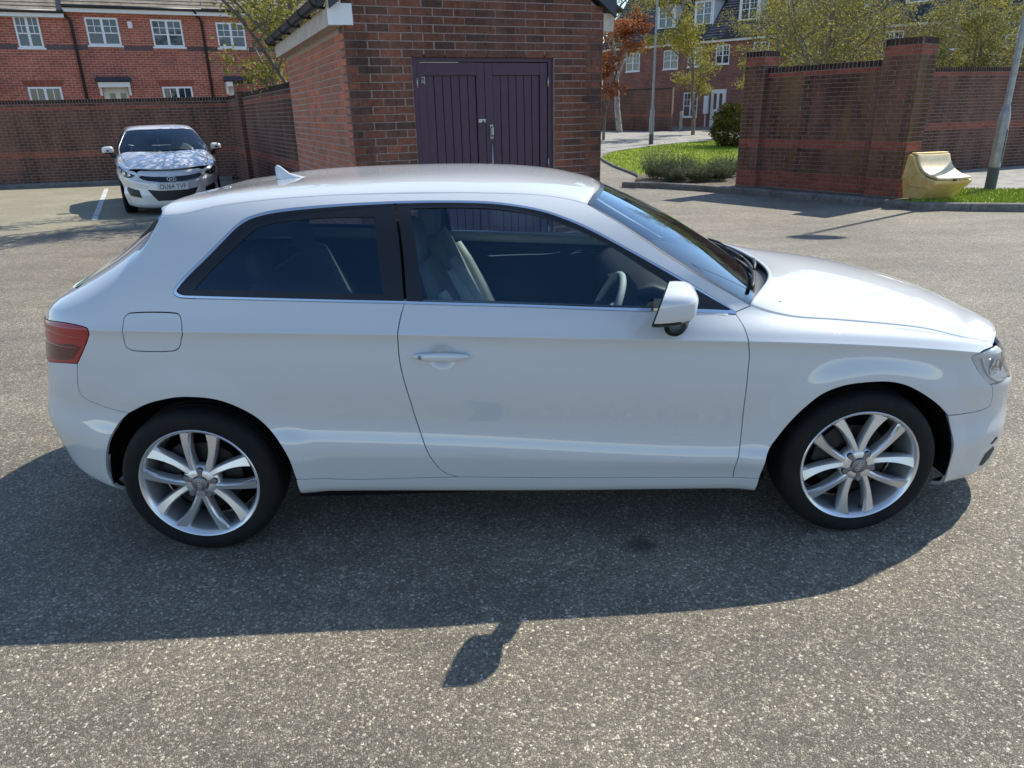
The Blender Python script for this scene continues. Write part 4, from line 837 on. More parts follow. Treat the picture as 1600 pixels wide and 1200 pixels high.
SEG = {
 'belt': [(3.376,0.829),(3.055,0.836),(2.592,0.842),(2.157,0.842)],
 'belt_rear': [(2.157,0.842),(1.738,0.836),(1.386,0.835),(1.341,0.836)],
 'dlo_rear': [(1.341,0.836),(1.321,0.842),(1.313,0.852),(1.322,0.87),(1.404,0.964),(1.471,1.035),(1.541,1.106),(1.572,1.131),(1.603,1.146),(1.674,1.169),(1.893,1.207),(2.11,1.235),(2.294,1.25),(2.466,1.253),(2.556,1.243),(2.661,1.221),(2.755,1.186),(2.851,1.14),(2.946,1.087),(3.038,1.034),(3.208,0.938),(3.378,0.839)],
 'apil_base': [(3.378,0.839),(3.405,0.851),(3.441,0.868)],
 'screen': [(3.441,0.868),(3.281,0.948),(3.136,1.036),(3.043,1.102),(2.952,1.168),(2.892,1.211),(2.84,1.251)],
 'rail': [(2.84,1.251),(2.775,1.274),(2.679,1.293),(2.558,1.299),(2.317,1.294),(2.108,1.278),(1.889,1.253),(1.669,1.219),(1.56,1.199),(1.429,1.174),(1.313,1.145),(0.882,1.129)],
 'hatch': [(0.882,1.129),(0.68,1.083),(0.332,0.979),(0.442,0.912),(0.688,0.861),(0.683,0.828),(0.691,0.804),(0.719,0.781),(0.741,0.745)],
 'lamp_side': [(0.741,0.745),(0.869,0.752),(0.963,0.744),(0.988,0.735),(0.99,0.719),(0.977,0.691),(0.95,0.646),(0.915,0.597)],
 'lamp_bot': [(0.915,0.597),(0.839,0.592),(0.682,0.568)],
 'bump_r': [(0.915,0.597),(0.905,0.542),(0.902,0.49),(0.915,0.449),(0.985,0.408),(1.09,0.387)],
 'arch_r1': [(1.09,0.387),(1.168,0.446),(1.246,0.475),(1.321,0.486),(1.443,0.472),(1.539,0.414),(1.619,0.314),(1.67,0.223),(1.683,0.143)],
 'arch_r0': [(0.942,0.111),(0.943,0.142),(0.964,0.189),(1,0.252),(1.025,0.294),(1.054,0.34),(1.09,0.387)],
 'arch_r2': [(1.683,0.143),(1.685,0.076)],
 'sill_r': [(1.683,0.143),(1.923,0.133),(2.126,0.138),(2.328,0.143)],
 'door_r': [(2.328,0.143),(2.288,0.152),(2.255,0.172),(2.215,0.23),(2.191,0.294),(2.169,0.383),(2.155,0.471),(2.137,0.567),(2.128,0.637),(2.128,0.712),(2.132,0.751),(2.142,0.797),(2.157,0.842)],
 'door_b': [(3.41,0.13),(2.86,0.135),(2.328,0.143)],
 'door_f': [(3.376,0.829),(3.395,0.789),(3.403,0.762),(3.408,0.732),(3.419,0.676),(3.418,0.621),(3.419,0.471),(3.424,0.339),(3.409,0.209),(3.41,0.13)],
 'sill_f': [(3.41,0.13),(3.509,0.134)],
 'arch_f1': [(3.509,0.134),(3.527,0.297),(3.567,0.362),(3.605,0.414),(3.651,0.467),(3.708,0.523),(3.779,0.561),(3.856,0.579),(3.961,0.586),(4.022,0.57),(4.073,0.538),(4.133,0.488),(4.185,0.444),(4.24,0.396)],
 'arch_f2': [(4.24,0.396),(4.277,0.303),(4.289,0.191),(4.312,0.064)],
 'arch_f0': [(3.506,0.082),(3.509,0.134)],
 'bump_f': [(4.24,0.396),(4.359,0.384),(4.449,0.388),(4.471,0.395),(4.471,0.417),(4.441,0.549)],
 'head_s': [(4.441,0.549),(4.405,0.593),(4.369,0.647),(4.314,0.71)],
 'head_t': [(4.314,0.71),(4.38,0.737),(4.505,0.755)],
 'head_t2': [(4.505,0.755),(4.632,0.758)],
 'head_b': [(4.441,0.549),(4.492,0.555),(4.594,0.597)],
 'bonnet': [(4.505,0.755),(4.462,0.843),(4.272,0.847),(4.017,0.852),(3.774,0.85),(3.639,0.84),(3.574,0.842),(3.497,0.853),(3.441,0.868)],
 'flap': [(1.127,0.748),(1.129,0.778),(1.141,0.79),(1.171,0.794),(1.241,0.796),(1.31,0.795),(1.337,0.791),(1.346,0.776),(1.349,0.745),(1.35,0.725),(1.338,0.699),(1.33,0.674),(1.312,0.658),(1.27,0.652),(1.19,0.651),(1.143,0.655),(1.124,0.668),(1.122,0.695),(1.124,0.723),(1.127,0.748)],
 'in_rear': [(2.155,0.851),(1.739,0.843),(1.385,0.842),(1.351,0.843),(1.333,0.848),(1.325,0.855),(1.334,0.868),(1.411,0.955),(1.477,1.026),(1.546,1.097),(1.58,1.122),(1.608,1.136),(1.68,1.158),(1.894,1.195),(2.111,1.223),(2.12,1.224)],
 'in_seam_r': [(2.12,1.224),(2.143,1.041),(2.155,0.851)],
 'in_front': [(2.127,1.225),(2.295,1.238),(2.466,1.241),(2.556,1.232),(2.66,1.211),(2.755,1.176),(2.85,1.131),(2.946,1.078),(3.038,1.025),(3.208,0.928),(3.359,0.846)],
 'in_bot': [(3.358,0.843),(3.055,0.848),(2.592,0.852),(2.164,0.851)],
 'in_seam_f': [(2.164,0.851),(2.153,1.042),(2.127,1.225)],
 'gl_rear': [(1.394,0.861),(1.739,0.865),(2.079,0.873)],
 'gl_rear2': [(2.079,0.873),(2.065,1.014),(2.047,1.163)],
 'gl_rear3': [(2.047,1.163),(1.898,1.153),(1.782,1.139),(1.677,1.119),(1.625,1.1),(1.59,1.072),(1.488,0.969),(1.394,0.861)],
 'gl_f1': [(2.179,1.207),(2.204,1.032),(2.224,0.851)],
 'gl_f2': [(2.224,0.851),(2.592,0.855),(2.919,0.855),(3.224,0.847)],
 'gl_f3': [(3.224,0.847),(3.164,0.915)],
 'gl_f4': [(3.164,0.915),(3.022,1.007),(2.935,1.064),(2.849,1.113),(2.753,1.157),(2.659,1.19),(2.555,1.211),(2.466,1.22),(2.319,1.218),(2.179,1.207)],
 'handle': [(2.182,0.649),(2.384,0.653)],
 'dish': [(2.285,0.649)],
 'vent': [(4.489,0.122),(4.511,0.168),(4.566,0.184),(4.597,0.161),(4.564,0.135),(4.518,0.115)],
 'vent2': [(4.521,0.206),(4.557,0.228),(4.584,0.219),(4.541,0.2)],
 'crease': [(1.869,0.261),(2.201,0.277),(2.781,0.28),(3.374,0.259)],
}
# ---------------------------------------------------------------- white hatchback
M_PAINT = plain('white_paint', (.58,.605,.62), rough=.6, coat=1.0, coat_rough=.012, spec=.15)
M_PAINT.node_tree.nodes['Principled BSDF'].inputs['Coat IOR'].default_value = 1.85
M_BLACKT = plain('black_gloss_trim', (.012,.012,.014), rough=.22)
M_BLACKP = plain('black_plastic', (.012,.012,.013), rough=.5)
M_LINER = plain('liner_black', (.006,.006,.007), rough=.9, spec=.1)
M_CHROME = plain('satin_chrome', (.75,.76,.78), rough=.12, metal=1.0)
M_ALLOY = plain('alloy_silver', (.74,.745,.755), rough=.30, metal=.72, coat=.5)
M_ALLOYD = plain('alloy_grey_cap', (.22,.22,.23), rough=.4, metal=.6)
M_DISC = plain('brake_steel', (.06,.055,.05), rough=.5, metal=.8, grime=.5)
M_SEAT = plain('seat_cloth', (.26,.27,.26), rough=.9, grime=.2)
M_TRIMIN = plain('cabin_plastic', (.022,.024,.028), rough=.6)
M_TRIML = plain('cabin_pale_sunlit_trim', (.60,.62,.58), rough=.6)  # pale trim; sunlit tone of ledges and bolsters put into the colour
def rubber():
    k = NT('tyre_rubber'); k.set(Base_Color=(.008,.008,.009), Roughness=.75, Specular_IOR_Level=.3)
    k.bump(k.noise(k.pos(), 160, 3), .0008, .6)
    k.set(Base_Color=k.ramp(k.noise(k.pos(), 14, 4), [(.4,(.006,.006,.007)),(.75,(.013,.0125,.012))])); return k.m
M_TYRE = rubber()
def glass_mat(name, tint, ior=1.5, rough=0.0, gain=2.2, gcol=(.50,.76,1,1)):
    k = NT(name); t = k.t
    tr = k.n('BsdfTransparent', Color=tint); gl = k.n('BsdfGlossy', Color=gcol, Roughness=rough)
    fr = k.n('Fresnel', IOR=ior); f2 = k.math('MULTIPLY', fr, gain, clamp=True)
    mx = k.n('MixShader', i0=f2, i1=tr, i2=gl); t.links.new(mx.outputs[0], k.out.inputs[0]); t.nodes.remove(k.b); return k.m
M_GLASS = glass_mat('window_glass', (.78,.88,.88,1), gain=1.5, gcol=(.45,.75,1,1))
M_GLASSD = glass_mat('rear_window_glass', (.50,.58,.60,1), gain=1.7, gcol=(.45,.75,1,1))
M_LENS = glass_mat('clear_lens', (.97,.98,.98,1), gain=.8, gcol=(1,1,1,1))
M_TREF = plain('tail_reflector',(.62,.55,.55),rough=.35,metal=.2)
def red_lens():
    k = NT('red_lens'); k.set(Base_Color=(.30,.006,.01), Roughness=.08, Coat_Weight=1.0, Coat_Roughness=.01)
    return k.m
M_RED = red_lens()
def red_lens2():
    k = NT('red_lens_cover'); k.set(Base_Color=(.36,.004,.010), Roughness=.3, Coat_Weight=.6, Coat_Roughness=.01, Subsurface_Weight=0.0); return k.m
M_REDGL = red_lens2()
MIR = np.array([1,-1,1.])
def both(name, V, F, N, mat, parent, side):
    """side -1 camera side, +1 far side, 0 one mesh holding both halves"""
    V, F, N = np.asarray(V), np.asarray(F), np.asarray(N)
    n = np.cross(V[F[:,1]]-V[F[:,0]], V[F[:,2]]-V[F[:,0]])
    fl = (n*N[F].mean(1)).sum(1) < 0; F = F.copy(); F[fl] = F[fl][:,::-1]
    if side == 1: return mk(name, V, F, mat, parent, normals=N)
    if side == -1: return mk(name, V*MIR, F[:,::-1], mat, parent, normals=N*MIR)
    return mk(name, np.r_[V,V*MIR], np.r_[F,F[:,::-1]+len(V)], mat, parent, normals=np.r_[N,N*MIR])
def panel(name, outer, mat, parent, holes=(), gap=.0018, h=.028, off=0.0, flange=.014, sides=(-1,1), surf=None, one=False):
    surf = surf or skin
    L = [shrink(outer, gap)]+[shrink(x, -gap) for x in holes]
    vl = [v for v in CREASES if h <= .03 and L[0][:,1].min()+.02 < v < L[0][:,1].max()-.02] if surf in (skin, handle_dent) and flange >= .014 else []
    V2, F = mesh2d(L, h, vl, np.array([*SEG['dish'][0],.062]) if surf is handle_dent else None); P, N = with_normals(surf, V2[:,0], V2[:,1])
    s = np.sign(np.sum(N[:,1]*np.abs(N[:,1]))+1e-9*1)
    N = N*s; P = P+N*off
    V = [P]; Fs = [F]; Ns = [N]; k = len(P)
    if flange:
        for l in L:
            Pb, Nb = with_normals(surf, l[:,0], l[:,1]); Nb = Nb*s; Pb = Pb+Nb*off; n = len(l)
            tg = np.roll(Pb,-1,0)-np.roll(Pb,1,0); sd = np.cross(tg,Nb); sd /= np.maximum(np.linalg.norm(sd,axis=1),1e-9)[:,None]
            V += [Pb, Pb-Nb*flange]; Ns += [sd, sd]
            i = np.arange(n); j = (i+1)%n
            Fs += [np.c_[k+i,k+j,k+n+j], np.c_[k+i,k+n+j,k+n+i]]; k += 2*n
    V, F, N = np.concatenate(V), np.concatenate(Fs), np.concatenate(Ns)
    if one: return both(name, V, F, N, mat, parent, 0)
    return [both(name, V, F, N, mat, parent, sd) for sd in sides]
UC = float(UK[-3]); vc_, vl_ = float(VK[CR]), float(VK[3]); CREASES = [vc_-.016,vc_-.006,vc_-.0006,vc_+.0030,vc_+.0085,vc_+.016,vl_-.008,vl_,vl_+.008]
def handle_dent(u, v):
    P = skin(u, v); hu, hv = SEG['dish'][0]
    r = np.clip(((u-hu)/.058)**2+((v-hv)/.052)**2, 0, 1)
    P[:,1] -= np.sign(P[:,1])*.014*(1-r)**2
    return P
CAR = thing('white_hatchback_car', 'white three-door hatchback car parked broadside in the foreground', 'car')
L_flap = loop('flap')
L_dlo = loop('belt_rear','dlo_rear','belt')
L_door = loop('belt','-door_r','-door_b','-door_f')
L_side = loop('belt_rear','dlo_rear','apil_base','screen','rail','hatch','lamp_side','bump_r','arch_r1','sill_r','door_r')
L_wing = loop('door_f','sill_f','arch_f1','bump_f','head_s','head_t','bonnet','-apil_base')
vb0 = 0.004
L_sill = loop('sill_r','-door_b','sill_f','-arch_f0',[(SEG['arch_f0'][0][0],vb0),(SEG['arch_r2'][1][0],vb0)],'-arch_r2')
hu, hv = SEG['head_t2'][1]; lu, lv = SEG['lamp_bot'][-1]
L_head = loop('head_s','head_t','head_t2',[(4.70,.742),(4.735,.70),(4.72,.60),(4.66,.572)],'-head_b')
L_tail = loop('lamp_side','lamp_bot',[(.52,.575),(.50,.60),(.50,.70),(.52,.722)])
L_rbump = loop('-bump_r','lamp_bot',[(.52,.566),(0,.56),(0,vb0),(SEG['arch_r0'][0][0],vb0)],'arch_r0')
L_fbump = loop('bump_f','head_b',[(4.66,.566),(4.80,.60),(UC,.62),(UC,vb0),(SEG['arch_f2'][-1][0],vb0)],'-arch_f2')
hatch = SEG['hatch']
L_gate = loop([(0,.566),(.52,.572),(.50,.60),(.50,.70),(.52,.728),tuple(hatch[-1])],[tuple(p) for p in hatch[:3:-1]],[(.45,.835),(0,.835)])
L_rglass = loop([(0,.84),(.45,.84)],[tuple(p) for p in hatch[4:0:-1]],[(.95,1.105),(0,1.12)])
for s in (-1,1):
    side = panel('side_panel', L_side, M_PAINT, CAR, holes=[L_flap], sides=(s,))[0]
    if s == -1: panel('fuel_flap', L_flap, M_PAINT, side, sides=(s,), h=.02)
    door = panel('door', L_door, M_PAINT, CAR, sides=(s,), surf=handle_dent, h=.02)[0]
    panel('front_wing', L_wing, M_PAINT, CAR, sides=(s,), h=.022)
    panel('sill', L_sill, M_PAINT, CAR, sides=(s,), gap=.0012)
    # window surround, frames and glass
    L_in = loop('in_rear',[tuple(SEG['in_front'][0])],'in_front','in_bot')
    panel('window_trim', L_dlo, M_CHROME, CAR, holes=[L_in], gap=0.0005, off=.002, flange=.010, sides=(s,), h=.03)
    L_gr = loop('gl_rear','gl_rear2','gl_rear3'); L_gf = loop('gl_f1','gl_f2','gl_f3','gl_f4')
    panel('window_frame', loop('in_rear','in_seam_r'), M_BLACKT, side, holes=[L_gr], gap=.0006, off=-.002, flange=.006, sides=(s,))
    panel('window_frame', loop('in_front','in_bot','in_seam_f'), M_BLACKT, door, holes=[L_gf], gap=.0006, off=-.002, flange=.006, sides=(s,))
    panel('side_window', L_gr, M_GLASSD, side, gap=-.003, off=-.005, flange=0, sides=(s,), h=.04)
    panel('side_window', L_gf, M_GLASS, door, gap=-.003, off=-.005, flange=0, sides=(s,), h=.04)
    tl = panel('tail_lamp', L_tail, M_REDGL, CAR, gap=.0015, off=.002, sides=(s,), h=.016)[0]
    panel('lamp_reflector', shrink(L_tail,.006), M_TREF, tl, gap=0, off=-.016, flange=0, sides=(s,), h=.016)
    panel('lamp_segment', loop([(.56,.592),(.70,.588),(.84,.602),(.90,.612),(.945,.66),(.90,.668),(.75,.655),(.56,.655)]), plain('maroon_lens',(.085,.003,.006),rough=.2,coat=.6) if 'maroon_lens' not in MATS else MATS['maroon_lens'], tl, gap=0, off=.0028, flange=.002, sides=(s,), h=.016)
    hl = panel('headlamp', L_head, M_LENS, CAR, gap=.0015, off=.001, sides=(s,), h=.016, flange=.004)[0]
    # lamp bowl and inner units
    panel('lamp_bowl', shrink(L_head,.004), plain('lamp_bowl_silver',(.86,.87,.88),rough=.22,metal=.25) if 'lamp_bowl_silver' not in MATS else MATS['lamp_bowl_silver'], hl, gap=0, off=-.013, flange=0, sides=(s,), h=.02)
L_shell = loop([(.02,.80),(.02,.02),(SEG['arch_r0'][0][0],.02)],'arch_r0','arch_r1','arch_r2',[(SEG['arch_r2'][1][0],.02),(SEG['arch_f0'][0][0],.02)],'arch_f0','arch_f1','arch_f2',[(SEG['arch_f2'][-1][0],.02),(UC-.02,.02),(UC-.02,.70),(4.3,.72),(3.4,.80)])
panel('inner_shell', L_shell, M_LINER, CAR, gap=.004, off=-.017, flange=0, h=.05, one=True)  # black backing added behind the panels so their gaps look dark
panel('rear_bumper', L_rbump, M_PAINT, CAR, one=True, h=.022)
fb = panel('front_bumper', L_fbump, M_PAINT, CAR, one=True, h=.022)
def vz(u, z):
    lo, hi = .002, float(VK[-1])
    for _ in range(40):
        m = (lo+hi)/2
        if skin(np.array([u]),np.array([m]))[0,2] < z: lo = m
        else: hi = m
    return m
panel('nose_panel', loop([(4.665,.572),(4.80,.605),(UC,.625),(UC,vz(UC,.738)),(5.1,vz(5.1,.741)),(4.9,vz(4.9,.742)),(4.715,.745),(4.74,.70),(4.725,.60)]), M_PAINT, CAR, one=True, h=.03, gap=.0)
gate = panel('tailgate', L_gate, M_PAINT, CAR, one=True, h=.024)
panel('rear_window', L_rglass, M_GLASSD, gate, one=True, h=.04, off=-.003)
for sgn in (-1,1):
    panel('air_vent', loop([tuple(p) for p in SEG['vent']]), M_BLACKP, fb, gap=0, off=.0015, flange=0, sides=(sgn,), h=.01)
    panel('vent_slot', loop([tuple(p) for p in SEG['vent2']]), M_BLACKP, fb, gap=0, off=.0015, flange=0, sides=(sgn,), h=.01)
grl = panel('grille', loop([(UC-.36,.54),(UC-.42,.45),(UC-.30,.15),(UC,.14),(UC,.60),(UC-.30,.60)]), M_BLACKP, fb, gap=0, off=.003, flange=.01, one=True, h=.03)
panel('grille_surround', loop([(UC-.375,.54),(UC-.435,.45),(UC-.31,.135),(UC,.125),(UC,.612),(UC-.31,.612)]), M_CHROME, grl, gap=0, off=.001, flange=.01, one=True, h=.03)
pl = MB(); pl.box((2.185,-.26,.335),(2.20,.26,.445), ch=.003); pl.build('number_plate', plain('plate_white',(.75,.75,.73),rough=.4), fb, sharp=40)
plr = MB(); plr.box((-2.07,-.26,.50),(-2.06,.26,.61), ch=.003); plr.build('number_plate', plain('plate_yellow',(.75,.55,.05),rough=.4), gate, sharp=40)
# ---- roof, spoiler, windscreen, cowl, bonnet: lofted between the two sides
def arc_curve(seg, n, flip=False):
    p = polyline(SEG[seg], .006); p = p[::-1] if flip else p
    s = np.r_[0, np.cumsum(np.linalg.norm(np.diff(p,axis=0),axis=1))]; s /= s[-1]
    t = np.linspace(0,1,n); return np.c_[np.interp(t,s,p[:,0]), np.interp(t,s,p[:,1])]
def smooth_cols(A, k=3):
    A = A.copy()
    for _ in range(k): A[1:-1] = (A[:-2]+2*A[1:-1]+A[2:])/4
    return A
def loft(name, E, T0, C, m0, m1, mat, parent, xpow=2.0, nt=26, front_dir=None, push=0.0):
    """E: n x 3 edge points (far side, y>0), T0 leaving tangents, C: n x 3 centre points"""
    n = len(E); t = np.linspace(0,1,nt); G = np.zeros((n,nt,3))
    for i in range(n):
        b0, b3 = E[i], C[i]; b1 = b0+T0[i]*m0[i]; b2 = np.array([b3[0], m1[i], b3[2]])
        q = np.outer((1-t)**3,b0)+np.outer(3*t*(1-t)**2,b1)+np.outer(3*t*t*(1-t),b2)+np.outer(t**3,b3)
        q[:,0] = E[i,0]+(C[i,0]-E[i,0])*(1-np.clip(q[:,1]/E[i,1],0,1)**xpow)
        G[i] = q
    full = np.concatenate([G, (G*MIR)[:,-2::-1]],1)
    mb = MB(); mb.grid(full); o = mb.build(name, mat, parent, smooth=True)
    nz = sum(p.normal.z*p.area for p in o.data.polygons)
    if nz < 0: o.data.flip_normals()
    return o, full
def edge3(uv, e=2e-3):
    P = skin(uv[:,0],uv[:,1]); d = skin(uv[:,0],uv[:,1]+e)-P; d[:,0] = 0; d /= np.linalg.norm(d,axis=1)[:,None]; return P, d
def thick(o, t):
    m = o.modifiers.new('thickness','SOLIDIFY'); m.thickness = t; m.offset = -1; return o
n = 70; ruv = arc_curve('rail', n, flip=True); E, T = edge3(ruv); E = smooth_cols(E); T = smooth_cols(T,6)
aa = np.linspace(0,1,n)
xc = E[:,0]-.05*(1-sstep(0,.3,aa))+.115*sstep(.45,1,aa)
ZR = knots([-1.6,-1.3,-.9,-.45,0,.22,.36,.6],[1.318,1.366,1.402,1.421,1.409,1.380,1.347,1.27])
Cc = np.c_[xc, 0*xc, ZR(xc)]
roof, RG = loft('roof', E-T*.004, T, Cc, np.full(n,.075), np.full(n,.36), M_PAINT, CAR); thick(roof,.012)
# spoiler continues the roof line behind the tailgate joint
r0_ = RG[0]; r1_ = RG[3]; d = (r0_-r1_); d /= np.linalg.norm(d,axis=1)[:,None]
yy = np.abs(r0_[:,1])/r0_[:,1].max(); ln = .225-.10*yy**3
dz = np.c_[0*yy,0*yy,np.ones_like(yy)]
rows = [r0_+d*.004]+[r0_+d*(ln*k)[:,None]-dz*(.030*k*k) for k in (.3,.6,.85,.97,1.0)]
rows += [rows[-1]-dz*.012-d*.004, rows[-1]-dz*.030+(-d)*.03, rows[2]-dz*.05, r0_-dz*.05]
sp = MB(); sp.grid(np.array(rows)); spo = sp.build('roof_spoiler', M_PAINT, gate, sharp=50); spo.data.flip_normals()
for k in (0,-1):
    e = MB(); e.add([tuple(q[k]) for q in rows], [tuple(range(len(rows)))]); e.build('spoiler_end', M_BLACKT, spo)
# windscreen
n = 40; suv = arc_curve('screen', n, flip=True); E, T = edge3(suv); E = smooth_cols(E,8); T = smooth_cols(T,8); aa = np.linspace(0,1,n)
ctop = Cc[-1]; cbot = np.array([1.02,0,.975])
Cs = ctop*(1-aa)[:,None]+cbot*aa[:,None]; Cs[:,2] += .025*np.sin(np.pi*aa)
E2 = E-np.c_[0*aa,.004+0*aa,.003+0*aa]
Ti = np.c_[0*aa,-np.ones(n)*.9,.25+0*aa]
scr, SG = loft('windscreen', E2, Ti, Cs, np.full(n,.12), np.full(n,.3), glass_mat('windscreen_glass', (.62,.70,.70,1), gain=1.5, gcol=(.80,.92,1,1)), CAR)
fr = MB(); fr.grid(SG[[0,1]]+np.array([0,0,.0015])); fr.grid(SG[:, :2]+np.array([0,0,.0015])); fr.grid(SG[:, -2:]+np.array([0,0,.0015])); fr.build('screen_border', M_BLACKT, scr, smooth=True)
# bonnet
n = 60; buv = arc_curve('bonnet', n, flip=True); E, T = edge3(buv); E = smooth_cols(E,6); T = smooth_cols(T,10); aa = np.linspace(0,1,n)
xc = 1.085+(2.085-1.085)*aa; ZH = knots([.9,1.09,1.3,1.6,1.85,2.0,2.085,2.2],[1.005,.985,.962,.912,.846,.785,.738,.66])
Cb = np.c_[xc,0*xc,ZH(xc)]
bon, BG = loft('bonnet', E-np.array([0,.004,-.001]), T*.6+np.array([0,-.8,.25])*.4, Cb, .10+0*aa, .38+0*aa, M_PAINT, CAR, xpow=2.3, nt=34); thick(bon,.012)
# scuttle panel and wipers
a0, a1 = SG[-1], BG[0]; m = 30; k0 = np.linspace(0,len(a0)-1,m); k1 = np.linspace(0,len(a1)-1,m)
A = np.array([[np.interp(k0,np.arange(len(a0)),a0[:,i]) for i in range(3)],[np.interp(k1,np.arange(len(a1)),a1[:,i]) for i in range(3)]]).transpose(0,2,1)
cw = MB(); cw.grid(np.array([A[0]+[-.02,0,.004], A[0]*.6+A[1]*.4-[0,0,.022], A[0]*.2+A[1]*.8-[0,0,.03], A[1]-[-.02,0,.022]]))
cowl = cw.build('scuttle_panel', M_BLACKP, CAR, smooth=True)
def screen_pt(a, y):
    i = a*(len(SG)-1); row = SG[int(i)]*(1-i%1)+SG[min(int(i)+1,len(SG)-1)]*(i%1); o_ = np.argsort(row[:,1])
    return np.array([np.interp(y,row[o_,1],row[o_,q]) for q in range(3)])
for ys in ((-.66,-.06),(-.14,.50)):
    w = MB(); pts = [screen_pt(.965+.02*k, ys[0]+(ys[1]-ys[0])*k)+[.012,0,.014] for k in np.linspace(0,1,10)]
    w.tube(pts, .007, 6); w.tube([p-[.0,0,.008] for p in pts], .004, 4)
    pv = pts[9]+[.075,.03,-.030]; w.tube([pts[4]+[.004,0,.007], pts[6]+[.022,0,.006], pts[8]+[.045,.01,-.002], pv], [.006,.008,.009,.012], 6); w.build('wiper', M_BLACKP, cowl, smooth=True)
# ---- trim on the skin
def skin_pts(seg, k=None, off=0.0, side=-1):
    p = polyline(SEG[seg] if isinstance(seg,str) else seg, .02); P, N = with_normals(skin, p[:,0], p[:,1])
    N = N*np.sign(N[:,1])[:,None]; P = P+N*off; return (P*MIR if side==-1 else P)
for s in (-1,1):
    dr = [o for o in CAR.children if o.name.startswith('door')][0 if s==-1 else 1]
    h0, h1 = SEG['handle']; m = 26; rows = []
    tt = np.linspace(0,1,m); hp = [(h0[0]+(h1[0]-h0[0])*t, h0[1]+(h1[1]-h0[1])*t) for t in tt]
    P, N = with_normals(skin, np.array([p[0] for p in hp]), np.array([p[1] for p in hp])); N *= np.sign(N[:,1])[:,None]
    outw = .026*np.clip(np.sin(np.pi*np.clip(tt,.02,.98)),0,1)**.55+.004
    hh = .0170*np.minimum(1, (np.sin(np.pi*np.clip(tt,.012,.988))**.35))
    ring = 12; G = np.zeros((m,ring+1,3))
    for i in range(m):
        for j in range(ring+1):
            a = 2*math.pi*j/ring; G[i,j] = P[i]+N[i]*(outw[i]+.009*math.cos(a)*abs(math.cos(a))**-.3)+np.array([0,0,hh[i]*np.sign(math.sin(a))*abs(math.sin(a))**.7])
    hb = MB(); hb.grid(G*(MIR if s==-1 else 1), flip=(s==-1)); hb.add([tuple(q) for q in (G*(MIR if s==-1 else 1))[0,:-1]],[tuple(range(ring))]); hb.add([tuple(q) for q in (G*(MIR if s==-1 else 1))[-1,:-1]],[tuple(range(ring))])
    hd = hb.build('door_handle', M_PAINT, dr, sharp=60)
    if s == -1:
        q = (P[3]+N[3]*(outw[3]+.0085))*MIR; lk = MB(); lk.lathe([(0,.003),(.006,.003),(.0075,.0)], 16, frame(q,(1,0,0),uz=tuple((N[3]*MIR)))); lk.build('key_lock', M_ALLOYD, hd, smooth=True)
        for k_ in (5,):
            pass
    # gasket shadow ring round the handle
# ---- door mirrors
def mirror(s):
    # built for the camera side (y<0); rings from the glass side forward
    c = Vector((.497,-.985,1.016))
    stations = [(-.052,.93,.93),(-.046,.99,.99),(-.026,1.0,1.0),(.005,.985,.97),(.035,.92,.90),(.058,.80,.76),(.072,.58,.55),(.077,.22,.2)]
    G = []
    for dx, sy, sz in stations:
        ring = []
        for k in range(33):
            a = 2*math.pi*k/32; ca, sa = math.cos(a), math.sin(a)
            y = .105*sy*np.sign(ca)*abs(ca)**.55; z = (.072 if sa>0 else .060)*sz*np.sign(sa)*abs(sa)**.6
            if z > 0: z *= 1.0-.18*(-y/.105)*.5
            lean = .022*(z/.07)+.032*(y/.105)      # glass edge leans forward at the top, outer end swept back
            ring.append((c.x+dx+lean*(1-.6*max(0,dx)/.077), c.y+y, c.z+z))
        G.append(ring)
    G = np.array(G)
    if s == 1: G = G*MIR
    housing = MB(); housing.grid(G[1:], flip=(s==1))
    root = housing.build('door_mirror', [M_PAINT,M_BLACKP], CAR, smooth=True)
    mi = [1 if (sum(root.data.vertices[v].co.z for v in p.vertices)/4 < c.z-.034) else 0 for p in root.data.polygons]; root.data.polygons.foreach_set('material_index', mi)
    rim = MB(); rim.grid(G[:2], flip=(s==1)); rim.build('mirror_rim', M_BLACKP, root, smooth=True)
    gl = MB(); gl.add([tuple(p) for p in G[0,:-1]], [tuple(range(32))]); gl.build('mirror_glass', plain('mirror_silver',(.8,.8,.8),rough=.02,metal=1) if 'mirror_silver' not in MATS else MATS['mirror_silver'], root)
    ft = MB(); y1 = -.835
    for (a,b,r1) in (((.513,-.955,.932),(.555,-.845,.912),0),):
        sec = []
        for t in np.linspace(0,1,6):
            p = Vector(a).lerp(Vector(b),t); w_ = .040-.004*t; h_ = .036+.002*t
            sec.append([(p.x+w_*math.cos(q)*1.0, p.y, p.z+h_*math.sin(q)) for q in [2*math.pi*i/14 for i in range(15)]])
        ft.grid(np.array(sec)*(MIR if s==1 else 1))
    ft.build('mirror_foot', M_BLACKP, root, smooth=True)
mirror(-1); mirror(1)
# ---- aerial fin
fin = MB(); fx, fz = -1.02, float(ZR(np.array([-1.02]))[0])-.004
prof = [(-.075,0),(-.078,.052),(-.070,.060),(-.058,.056),(-.02,.024),(.03,.010),(.085,0)]
G = np.array([[(fx+x*(1 if z>0.001 else 1), wy*max(.25,1-z/.085), fz+z) for x,z in prof] for wy in (-.022,-.018,0,.018,.022)])
G[0,:,2] = fz; G[-1,:,2] = fz; G[2,:,2] += .002
fin.grid(G); fin.build('aerial_fin', M_PAINT, CAR, smooth=True)
